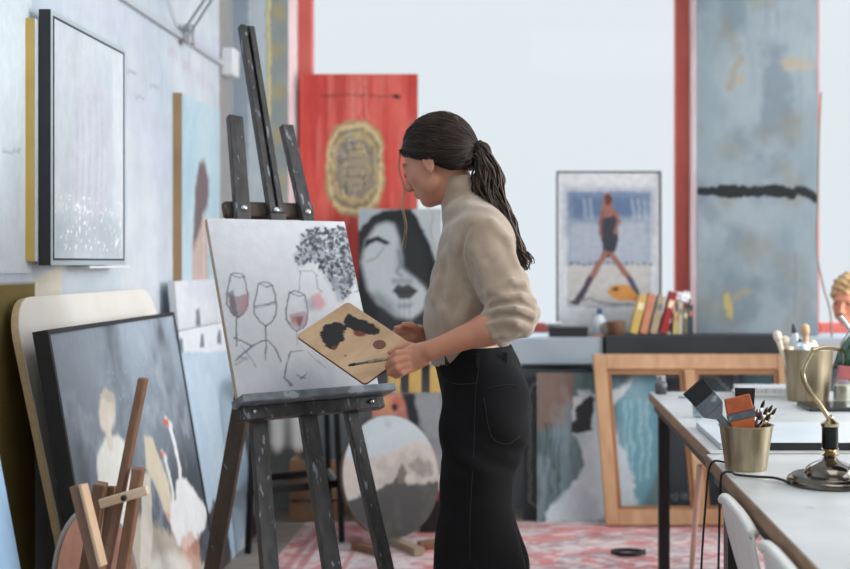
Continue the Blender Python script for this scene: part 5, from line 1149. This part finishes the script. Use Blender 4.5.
# brushes
def bucket(c, r0, r1, h, name, label, m, grooves=0):
    t = thing(name, label, 'bucket', c, None)
    th = .003
    MB().lathe(c, [(r0, 0), (r0+.001, .003), (r1, h-.004), (r1+.003, h-.003), (r1+.003, h), (r1-th, h), (r0-th, .006), (.001, .006)], 48).build('tin_wall', m, t, smooth=False)
    autosmooth(t.children[0]); return t
c = P(746, 470, 3.035); c.z = ZT
bk1 = bucket(c, .052, .068, .115, 'brush_tin', 'gold metal tin full of used paintbrushes on the near table', M_gold)
c2 = P(808, 0, 4.56); c2.z = ZT
bk2 = bucket(c2, .078, .098, .20, 'brush_bucket', 'large gold metal bucket of light brushes on the far table', M_gold)
def brush(base, tip, kind, label, w=.05, col=(150, 96, 60), tipc=(60, 48, 40), grp=None, face=(0, -1, 0)):
    base, tip = Vector(base), Vector(tip); d = (tip-base).normalized(); L_ = (tip-base).length
    t = thing('paintbrush', label, 'brush', base, grp); cm = mat('brush_wood_%d_%d_%d' % col, col, .5, col2=tuple(x*.8 for x in col), nscale=20); tm = mat('bristle_%d_%d_%d' % tipc, tipc, .9, col2=tuple(x*.7 for x in tipc), nscale=60, bump=.6, bscale=300)
    if kind == 'flat':
        s = Vector((1, 0, 0)); s = Vector(face); n = (s-d*s.dot(d)).normalized(); s = d.cross(n)
        MB().beam(base, base+d*(L_-.105), .02, .012, s).build('handle', cm, t, bevel=.004)
        h0, h1, h2 = base+d*(L_-.107), base+d*(L_-.082), base+d*(L_-.045)
        q = lambda c_, a, b_: [c_-s*a-n*b_, c_+s*a-n*b_, c_+s*a+n*b_, c_-s*a+n*b_]
        MB().hexa(q(h0, .012, .006), q(h1, w/2, .008)).build('neck', cm, t, bevel=.002)
        MB().hexa(q(h1, w/2, .009), q(h2, w/2, .009)).build('ferrule', mat('grey_painted_ferrule', (112, 122, 130), .45, metal=.4, col2=(74, 84, 92), nscale=25, col3=(150, 160, 166), n3=30), t, bevel=.001)
        b_ = MB(); q0 = q(h2, w/2-.002, .008); q1 = q(tip, w/2+.001, .006); b_.hexa(q0, q1); b_.build('bristles', tm, t, bevel=.002)
    else:
        MB().tube([base, base+d*L_*.55, base+d*(L_-.045)], [.0022, .0038, .003], 8).build('handle', cm, t, smooth=True)
        MB().tube([base+d*(L_-.046), base+d*(L_-.02)], [.0033, .004], 8).build('ferrule', M_metal if kind == 'round' else M_brass, t, smooth=True)
        MB().tube([base+d*(L_-.021), base+d*(L_-.01), tip], [.0042, .0045, .001], 8).build('bristles', tm, t, smooth=True)
    return t
cz = ZT+.01
brush(Vector((c.x+.012, c.y+.012, ZT+.04)), P(693, 386, 3.0), 'flat', 'widest flat brush with black bristles and grey ferrule, tilting left out of gold tin', .064, (110, 120, 128), (30, 32, 34), face=(.1, -1, -.1))
brush(c+Vector((.0, .02, .01)), P(745, 388, 3.06), 'flat', 'flat brush with dark red-brown bristles standing upright behind the orange one', .05, (60, 46, 38), (40, 30, 28))
bb = thing('paintbrush', 'flat orange paint-stained brush leaning beside the widest black brush in tin', 'brush', c+Vector((.01, -.02, .01)))
d_ = (P(742, 402, 3.04)-P(735, 440, 3.06)).normalized()
n_ = Vector((.0, -1, 0)); n_ = (n_-d_*n_.dot(d_)).normalized(); s_ = d_.cross(n_)
cen = P(740, 411, c.y-.012); a_ = Vector((.97, 0, .22)).normalized(); n_ = Vector((0, -1, 0)); b_ax = a_.cross(n_)*-1
if b_ax.z < 0: b_ax = -b_ax
q = lambda c_, a, b_: [c_-a_*a-n_*b_, c_+a_*a-n_*b_, c_+a_*a+n_*b_, c_-a_*a+n_*b_]
MB().hexa(q(cen-b_ax*.002, .035, .009), q(cen+b_ax*.038, .033, .006)).build('bristles', mat('orange_bristles', (186, 96, 56), .8, col2=(150, 70, 42), nscale=40, bump=.5, bscale=200), bb, bevel=.003)
MB().hexa(q(cen-b_ax*.020, .035, .0095), q(cen-b_ax*.0025, .036, .0095)).build('ferrule', MATS['grey_painted_ferrule'], bb, bevel=.001)
MB().hexa(q(cen-b_ax*.105, .010, .006), q(cen-b_ax*.0205, .033, .008)).build('handle', mat('orange_handle', (190, 100, 58), .5), bb, bevel=.003)
tips = [(756, 408, .03, 'round', (176, 110, 70), (120, 60, 40), 'salmon-tipped round brush just right of the orange flat brush'), (763, 399, .02, 'round', (90, 50, 40), (44, 34, 34), 'tallest dark round brush at the right of the tin'),
        (766, 406, -.02, 'round', (70, 44, 40), (60, 36, 34), 'short dark red-handled brush near the right rim of tin'), (771, 404, .0, 'brass', (150, 96, 60), (50, 38, 34), 'brown brush reaching up next to the tallest dark one'),
        (775, 407, .02, 'brass', (160, 110, 72), (70, 52, 40), 'rightmost thin brush leaning out of the gold tin'), (760, 411, -.03, 'round', (196, 150, 110), (90, 60, 46), 'pale-handled brush in front right of the tin'),
        (769, 412, -.035, 'brass', (120, 70, 48), (48, 36, 32), 'short brown brush at the front right rim of the tin'), (749, 412, .035, 'round', (178, 120, 84), (80, 46, 36), 'thin brush between orange flat brush and salmon tip'),
        (724, 404, .03, 'round', (84, 62, 50), (56, 44, 40), 'thin dark brush standing behind the widest flat brush')]
for i, (x, y, dy, k, c0, c1_, lb) in enumerate(tips):
    tp_ = P(x+1.5, y+1, c.y+.01+dy*.8); bs = Vector((c.x+(tp_.x-c.x)*-.3+.004*(i % 3), c.y+.01+dy*.4+.004*(i % 2), ZT+.008)); brush(bs, tp_, k, lb, col=c0, tipc=c1_, grp='thin brushes in the gold tin')
# big bucket contents
tips2 = [((776, 331), 'wood', 'fat cream round brush leaning furthest left in the big bucket'), ((784, 336), 'wood', 'short cream brush second from left in the big bucket'), ((793, 323), 'pale', 'pointed white brush with dark tip standing in the big bucket'), ((805, 324), 'knob', 'round-knobbed wooden handle leaning left in big bucket'),
         ((799, 338), 'pale', 'short white brush in the middle of big bucket'), ((812, 340), 'wood', 'brown-handled brush at the right of the big bucket')]
for i, ((x, y), k, lb) in enumerate(tips2):
    tp_ = P(x, y, 4.56+(i % 3-1)*.03); bs = Vector((c2.x+(-.048, -.03, -.012, .01, .03, .05)[i], c2.y+(0, .035, -.03, .03, -.035, .01)[i], ZT+.012)); t = thing('paintbrush', lb, 'brush', bs, 'brushes in the big gold bucket'); d = (tp_-bs).normalized()
    mw = {'wood': mat('cream_handle', (222, 206, 184), .5), 'pale': mat('white_handle', (214, 222, 230), .4), 'knob': mat('tan_handle', (202, 164, 122), .5)}[k]; Ln = (tp_-bs).length
    MB().tube([bs, bs+d*Ln*.6, bs+d*Ln*.86], [.006, .008, .012], 10).build('handle', mw, t, smooth=True)
    if k == 'pale': MB().tube([bs+d*Ln*.861, bs+d*(Ln-.01), tp_], [.012, .007, .001], 10).build('bristles', mat('dark_bristle', (60, 74, 84), .7), t, smooth=True)
    else: MB().tube([bs+d*Ln*.861, bs+d*Ln*.9, bs+d*Ln*.97, tp_], [.013, .017, .016, .006], 12).build('bristles', mw, t, smooth=True)
f = Field((c2.x-.09, c2.y-.09, .85), (c2.x+.09, c2.y+.09, 1.0), .005); f.ell((c2.x-.02, c2.y-.03, .94), (.045, .035, .035)); f.ell((c2.x+.03, c2.y, .93), (.035, .04, .03)); f.ap(lambda X, Y, Z: .006*np.sin(140*X+60*Z)*np.sin(130*Y+50*Z), f.lo, (c2.x+.09, c2.y+.09, 1.0), op='add')
v, fc = f.mesh(); setp(link('clear_plastic_bag', v, fc, mat('cloudy_plastic', (206, 216, 224), .3), smooth=False), 'crumpled cloudy plastic bag stuffed between brushes in the big bucket', 'bag')
# brass banker's lamp
cl_ = P(830, 0, 2.83); cl_.z = ZT
t = thing('banker_lamp', 'brass banker lamp with green glass shade on the near table', 'lamp', cl_)
o = MB().lathe(cl_, [(.098, .0), (.102, .003), (.102, .012), (.098, .017), (.095, .018), (.09, .023), (.062, .025), (.060, .033), (.052, .043), (.038, .051), (.022, .057), (.014, .066)], 56).build('base', mat('dark_chrome_brass', (136, 130, 122), .16, metal=1, col2=(84, 78, 72), nscale=5), t); autosmooth(o)
o = MB().lathe(cl_, [(.013, .0665), (.02, .069), (.022, .072), (.016, .075), (.012, .078), (.018, .082), (.0215, .085), (.018, .087)], 40).build('collar', M_brass, t); autosmooth(o)
o = MB().lathe(cl_, [(.018, .0875), (.0195, .089), (.0195, .136), (.021, .138)], 40).build('barrel', mat('dark_barrel', (44, 44, 46), .2, metal=.9), t); autosmooth(o)
o = MB().lathe(cl_, [(.0212, .1385), (.022, .141), (.022, .146), (.016, .150), (.008, .157), (.001, .161)], 40).build('cap', M_brass, t); autosmooth(o)
a0 = cl_+Vector((0, 0, .172))
k1, k2 = P(803, 376, 2.83), P(816, 350, 2.83)
arm = spline([cl_+Vector((0, 0, .15)), P(829, 419, 2.83), P(822, 408, 2.83), P(808, 388, 2.83), k1, P(804, 366, 2.83), P(812, 352, 2.83), k2, P(826, 347.5, 2.83), P(850, 350, 2.83), P(876, 351, 2.83)], 6)
MB().tube(arm, .0058, 12).build('arm', M_brass, t, smooth=True)
MB().lathe(P(830, 417, 2.83)+Vector((0, 0, -.008)), [(.004, 0), (.008, .004), (.008, .01), (.004, .014)], 16).build('swivel', M_brass, t, smooth=True)
MB().lathe(k2+Vector((-.003, .006, 0)), [(.009, 0), (.009, .005), (.004, .008)], 16, (0, -1, 0)).build('knuckle', M_brass, t)
# green shade: a half cylinder with rounded rim whose left end shows
sc = P(872, 352, 2.83); sh = MB(); ring_ = []
prof = [(0, .0), (.02, .045), (.045, .072), (.075, .088), (.24, .088), (.27, .07), (.29, .04), (.3, .0)]
for xo, r in [(x, r) for x, r in prof]:
    ring_.append([Vector((sc.x-.088+xo, sc.y+1.05*max(r, .004)*math.cos(a), sc.z-.03+1.25*max(r, .004)*math.sin(a))) for a in [PI*k/20 for k in range(21)]])
vs = [q for r in ring_ for q in r]; fs = [[i*21+k, i*21+k+1, (i+1)*21+k+1, (i+1)*21+k] for i in range(len(ring_)-1) for k in range(20)]
o = link('lamp_shade', vs, fs, mat('green_glass', (20, 74, 46), .15, coat=.6, spec=.7), t, smooth=True); m_ = o.modifiers.new('s', 'SOLIDIFY'); m_.thickness = .004; m_.offset = 0
rim = [Vector((sc.x-.090+.0*k, sc.y, sc.z-.03)) for k in range(1)]
q_ = [Vector((q.x-.004, q.y*1.0, q.z)) for q in ring_[0]]
pr = [Vector((sc.x-.092+.088*(1-math.sin(a)), sc.y-.0, sc.z-.03+.118*math.sin(a)*1.0)) for a in [PI/2*k/12 for k in range(13)]]
MB().tube([Vector((p_.x, sc.y-.06+.0, p_.z)) for p_ in pr], .0055, 10).build('shade_rim', mat('polished_nickel', (220, 224, 228), .2, metal=.6), t, smooth=True)
# cables
M_cable = mat('black_cable', (18, 18, 20), .5)
cb_ = MB().tube(spline([cl_+Vector((-.098, -.02, .006)), P(775, 478, 2.86)*1, Vector((P(755, 0, 2.9).x, 2.9, ZT+.005)), Vector((P(738, 0, 2.9).x, 2.92, ZT+.006)), Vector((.53, 2.955, ZT+.006)), Vector((.512, 2.96, ZT+.004)), Vector((.505, 2.97, .73)), Vector((.503, 2.98, .6)), Vector((.50, 3.0, .25)), Vector((.499, 3.02, .02))], 8), .0032, 8)
q = cb_.build('power_cable', M_cable, smooth=True); setp(q, 'black cable running from brass lamp base over the near table edge', 'cable')
q = MB().tube(spline([Vector((.60, 3.04, ZT+.004)), Vector((.565, 3.07, ZT+.005)), Vector((.535, 3.11, ZT+.006)), Vector((.514, 3.13, ZT+.004)), Vector((.504, 3.145, .73)), Vector((.499, 3.16, .66)), Vector((.490, 3.19, .45)), Vector((.486, 3.2, .2)), Vector((.492, 3.2, .018))], 8), .003, 8).build('power_cable', M_cable, smooth=True)
setp(q, 'black cable curving from behind gold brush tin down past table leg', 'cable')
q = MB().tube(spline([P(821, 92, 6.0), P(819, 140, 6.0), P(818, 200, 6.0), P(817, 250, 6.0), P(823, 285, 6.0), P(830, 310, 6.0), P(832, 340, 6.02), P(832, 352, 6.03)], 8), .005, 8).build('string', mat('tan_cord', (150, 130, 108), .7), smooth=True)
setp(q, 'thin tan cord hanging down the right edge of the blue-grey pier', 'cord')
# drawing board + glass jar, ink bottle, etc
c3 = P(705, 0, 3.6); x0 = P(705, 0, 3.62).x
t = thing('drawing_board', 'white drawing board with black front edge lying across the table joint', 'board', (1.0, 3.5, ZT+.001))
MB().box(x0+.0, 1.32, 3.345, 3.80, ZT+.001, ZT+.018).build('panel', mat('board_white', (196, 202, 206), .4, col2=(182, 190, 196), nscale=6), t, bevel=.002)
MB().box(P(767, 0, 3.33).x, 1.321, 3.335, 3.344, ZT+.001, ZT+.021).build('black_edge', M_black, t)
q = P(661, 391, 4.78); t = thing('ink_bottle', 'small glass ink bottle with metal cap on the far table corner', 'bottle', (q.x, 4.78, ZT))
o = MB().lathe((q.x, 4.78, ZT), [(.022, 0), (.025, .004), (.025, .04), (.02, .048), (.014, .05)], 28).build('glass_body', mat('smoky_ink_glass', (96, 98, 100), .12, col2=(50, 50, 54), nscale=20, spec=.8), t); autosmooth(o)
o = MB().lathe((q.x, 4.78, ZT), [(.019, .0505), (.02, .053), (.02, .072), (.018, .074)], 28).build('cap', M_metal, t); autosmooth(o)
q = P(698, 0, 4.0); t = thing('drinking_glass', 'small clear glass standing on the far table left of board', 'glass', (q.x, 4.05, ZT))
o = MB().lathe((q.x+.01, 4.05, ZT+.0005), [(.02, 0), (.025, .08), (.0235, .08), (.019, .004)], 24).build('tumbler', glass('tumbler_glass', (225, 232, 236), .18), t); autosmooth(o)
t = thing('egg_crate_tray', 'white ridged plastic tray at the far edge of the far table', 'tray', (1.0, 4.7, ZT))
xa, xb = P(737, 0, 4.72).x, P(798, 0, 4.72).x
MB().box(xa, xb, 4.67, 4.84, ZT+.0005, ZT+.012).build('tray_base', M_white, t, bevel=.003)
for i in range(14): x = xa+.008+i*(xb-xa-.02)/13.4; MB().box(x, x+.007, 4.672, 4.838, ZT+.0121, ZT+.034).build('ridge', M_white, t)
t = thing('tablet', 'dark flat tablet case lying beside the large gold bucket', 'tablet', (1.15, 4.28, ZT))
MB().box(P(803, 0, 4.3).x, 1.30, 4.2, 4.40, ZT+.0005, ZT+.014).build('case', mat('teal_black', (30, 40, 44), .4), t, bevel=.003); MB().box(P(803, 0, 4.3).x+.008, 1.292, 4.208, 4.392, ZT+.0142, ZT+.0155).build('screen', mat('glass_dark', (16, 22, 26), .12), t)
q = P(846, 0, 4.45); t = thing('candle_jar', 'clear jar with cream candle on the far table at right edge', 'candle', (q.x, 4.5, ZT))
o = MB().lathe((q.x, 4.5, ZT+.0005), [(.03, 0), (.035, .006), (.037, .085), (.034, .085), (.032, .008)], 28).build('jar', glass('jar_glass', (235, 238, 238), .2), t); autosmooth(o)
MB().lathe((q.x, 4.5, ZT+.0095), [(.031, 0), (.032, .055)], 24).build('candle_wax', mat('cream_wax', (222, 206, 170), .5), t)
def pen(p0, p1, lb, c=(60, 66, 72)):
    t = thing('pencil', lb, 'pencil', p0); a, b_ = Vector(p0), Vector(p1); d = (b_-a).normalized()
    MB().tube([a, b_-d*.02], .004, 7).build('shaft', mat('pencil_%d' % c[0], c, .5), t); MB().tube([b_-d*.0199, b_], [.004, .0008], 7).build('tip', M_woodp, t)
pen((.62, 4.62, ZT+.0045), (.79, 4.64, ZT+.0045), 'grey pencil lying just behind the front of ink bottle corner', (120, 128, 134)); pen((.665, 4.42, ZT+.0045), (.74, 4.36, ZT+.0045), 'short dark pencil lying pointing to the brush tin')
for i, (x, y) in enumerate(((776, 487), (780, 490), (784, 486), (779, 484))):
    pass
t = setp(MB().tube([P(700, 466, 4.4), P(697, 500, 4.5), to_floor(P(697, 500, 4.5), P(692.5, 558, 4.85), .014)], [.012, .012, .011], 10).build('wooden_pole', mat('pinkish_wood', (206, 176, 158), .6), smooth=True), 'slim pale wooden pole standing under the far table', 'pole')
# two white shell chairs pushed under the near table
M_sh = mat('white_plastic', (222, 222, 218), .4); M_shg = M_sh
def chair(yc, xr, zt, label, rz=0):
    t = thing('shell_chair', label, 'chair', (xr+.22, yc, .009), 'white shell chairs along the near table')
    nu, nv = 28, 22; vs = []; hw = .205
    for j in range(nv+1):
        v_ = j/nv                       # 0 top of the back .. 1 front of the seat
        for i in range(nu+1):
            a = (i/nu-.5)*2; ab = abs(a)
            if v_ < .55: k = v_/.55; x = .015+.07*k**1.5; z = zt-(zt-.45)*k
            else: k = (v_-.55)/.45; x = .085+.33*k; z = .45-.02*math.sin(k*PI)
            wrap = .01*ab**2.6*(1-abs(v_-.35)); top = -.022*ab**3*(1-v_)**2 if v_ < .55 else 0
            rib = .004*math.cos(a*34)*(v_ < .5)*(v_ > .08)*(ab < .8)
            vs.append(Vector((xr+x+wrap+rib, yc+a*hw*(1-.08*(1-v_)), z+top+(.05*ab**4 if v_ > .5 else 0))))
    fs = [[j*(nu+1)+i, j*(nu+1)+i+1, (j+1)*(nu+1)+i+1, (j+1)*(nu+1)+i] for j in range(nv) for i in range(nu)]
    o = link('shell', vs, fs, M_sh, t, smooth=True); m_ = o.modifiers.new('s', 'SOLIDIFY'); m_.thickness = .006; m_.offset = 0
    MB().tube([vs[i]+Vector((0, 0, .0)) for i in range(nu+1)], .0125, 10).build('rim', M_sh, t, smooth=True)
    for sx in (0, 1):
        for sy in (-1, 1):
            MB().tube([(xr+.12+sx*.22, yc+sy*.11, .425), (xr+.07+sx*.34, yc+sy*.19, .011)], [.012, .009], 10).build('leg', mat('beech_leg', (200, 164, 120), .5), t, smooth=True)
    return t
chair(2.705, .476, .722, 'white plastic shell chair tucked under the near table, farther of the pair')
chair(2.222, .476, .722, 'white plastic shell chair at the bottom edge, nearer of the pair')
# dark shoe-like cable coil on the rug
q = MB().tube([Vector((P(628, 0, 5.15).x+.07*math.cos(a)*(1+.1*math.sin(3*a)), 5.13+.05*math.sin(a), .016+.001*a)) for a in [i*.3 for i in range(44)]], .006, 8).build('cable_coil', M_cable, smooth=True)
setp(q, 'coil of black cable lying on rug in front of wooden sash frame', 'cable')

# ================================================================== LIGHT AND CAMERA
sc_ = bpy.context.scene; w = bpy.data.worlds.new('overcast_sky'); sc_.world = w; w.use_nodes = True; nt = w.node_tree; N = nt.nodes; Lk = nt.links
bg = N['Background']; tc = N.new('ShaderNodeTexCoord'); sx = N.new('ShaderNodeSeparateXYZ'); Lk.new(tc.outputs['Generated'], sx.inputs[0])
cr = N.new('ShaderNodeValToRGB'); Lk.new(sx.outputs['Z'], cr.inputs['Fac'])
e = cr.color_ramp.elements; e[0].position = 0; e[0].color = (.83, .855, .875, 1); e[1].position = .9; e[1].color = (5, 5.3, 5.7, 1)
k = cr.color_ramp.elements.new(.235); k.color = (.845, .868, .885, 1); k = cr.color_ramp.elements.new(.45); k.color = (3.6, 3.8, 4.0, 1)
Lk.new(cr.outputs['Color'], bg.inputs['Color']); bg.inputs['Strength'].default_value = 1
def area(name, loc, rot, sx, sy, pw, col=(1, 1, 1)):
    l = bpy.data.lights.new(name, 'AREA'); l.shape = 'RECTANGLE'; l.size = sx; l.size_y = sy; l.energy = pw; l.color = col; o = bpy.data.objects.new(name, l); C.objects.link(o); o.location = loc; o.rotation_euler = rot; return o
area('window_fill', (4.15, .8, 2.0), (0, PI/2, 0), 2.1, 2.3, 30, (.93, .97, 1)); area('window_fill', (4.15, 3.6, 2.0), (0, PI/2, 0), 2.1, 2.3, 205, (.93, .97, 1))  # area lamps added at the unseen right-hand openings to brighten the room
area('ceiling_fill', (.9, 1.2, 3.36), (0, 0, 0), 1.6, 2.4, 40, (1, .98, .96))  # fill lamp added under the closed ceiling, out of view
cam = bpy.data.cameras.new('camera'); co = bpy.data.objects.new('camera', cam); C.objects.link(co); sc_.camera = co
co.location = (0, 0, H); co.rotation_euler = (PI/2, 0, 0); cam.sensor_width = 36; cam.lens = F_*36/850
cam.shift_x = (425-CX)/850; cam.shift_y = (HY-284.5)/850
cam.clip_start = .05; cam.dof.use_dof = True; cam.dof.focus_distance = 3.15; cam.dof.aperture_fstop = 2.3
sc_.view_settings.view_transform = 'Standard'; sc_.view_settings.look = 'None'; sc_.view_settings.exposure = 0; sc_.view_settings.gamma = 1; sc_.view_settings.use_curve_mapping = False
sc_.render.film_transparent = False
sc_.cycles.max_bounces = 8; sc_.cycles.diffuse_bounces = 5; sc_.cycles.transparent_max_bounces = 12; sc_.cycles.use_denoising = True
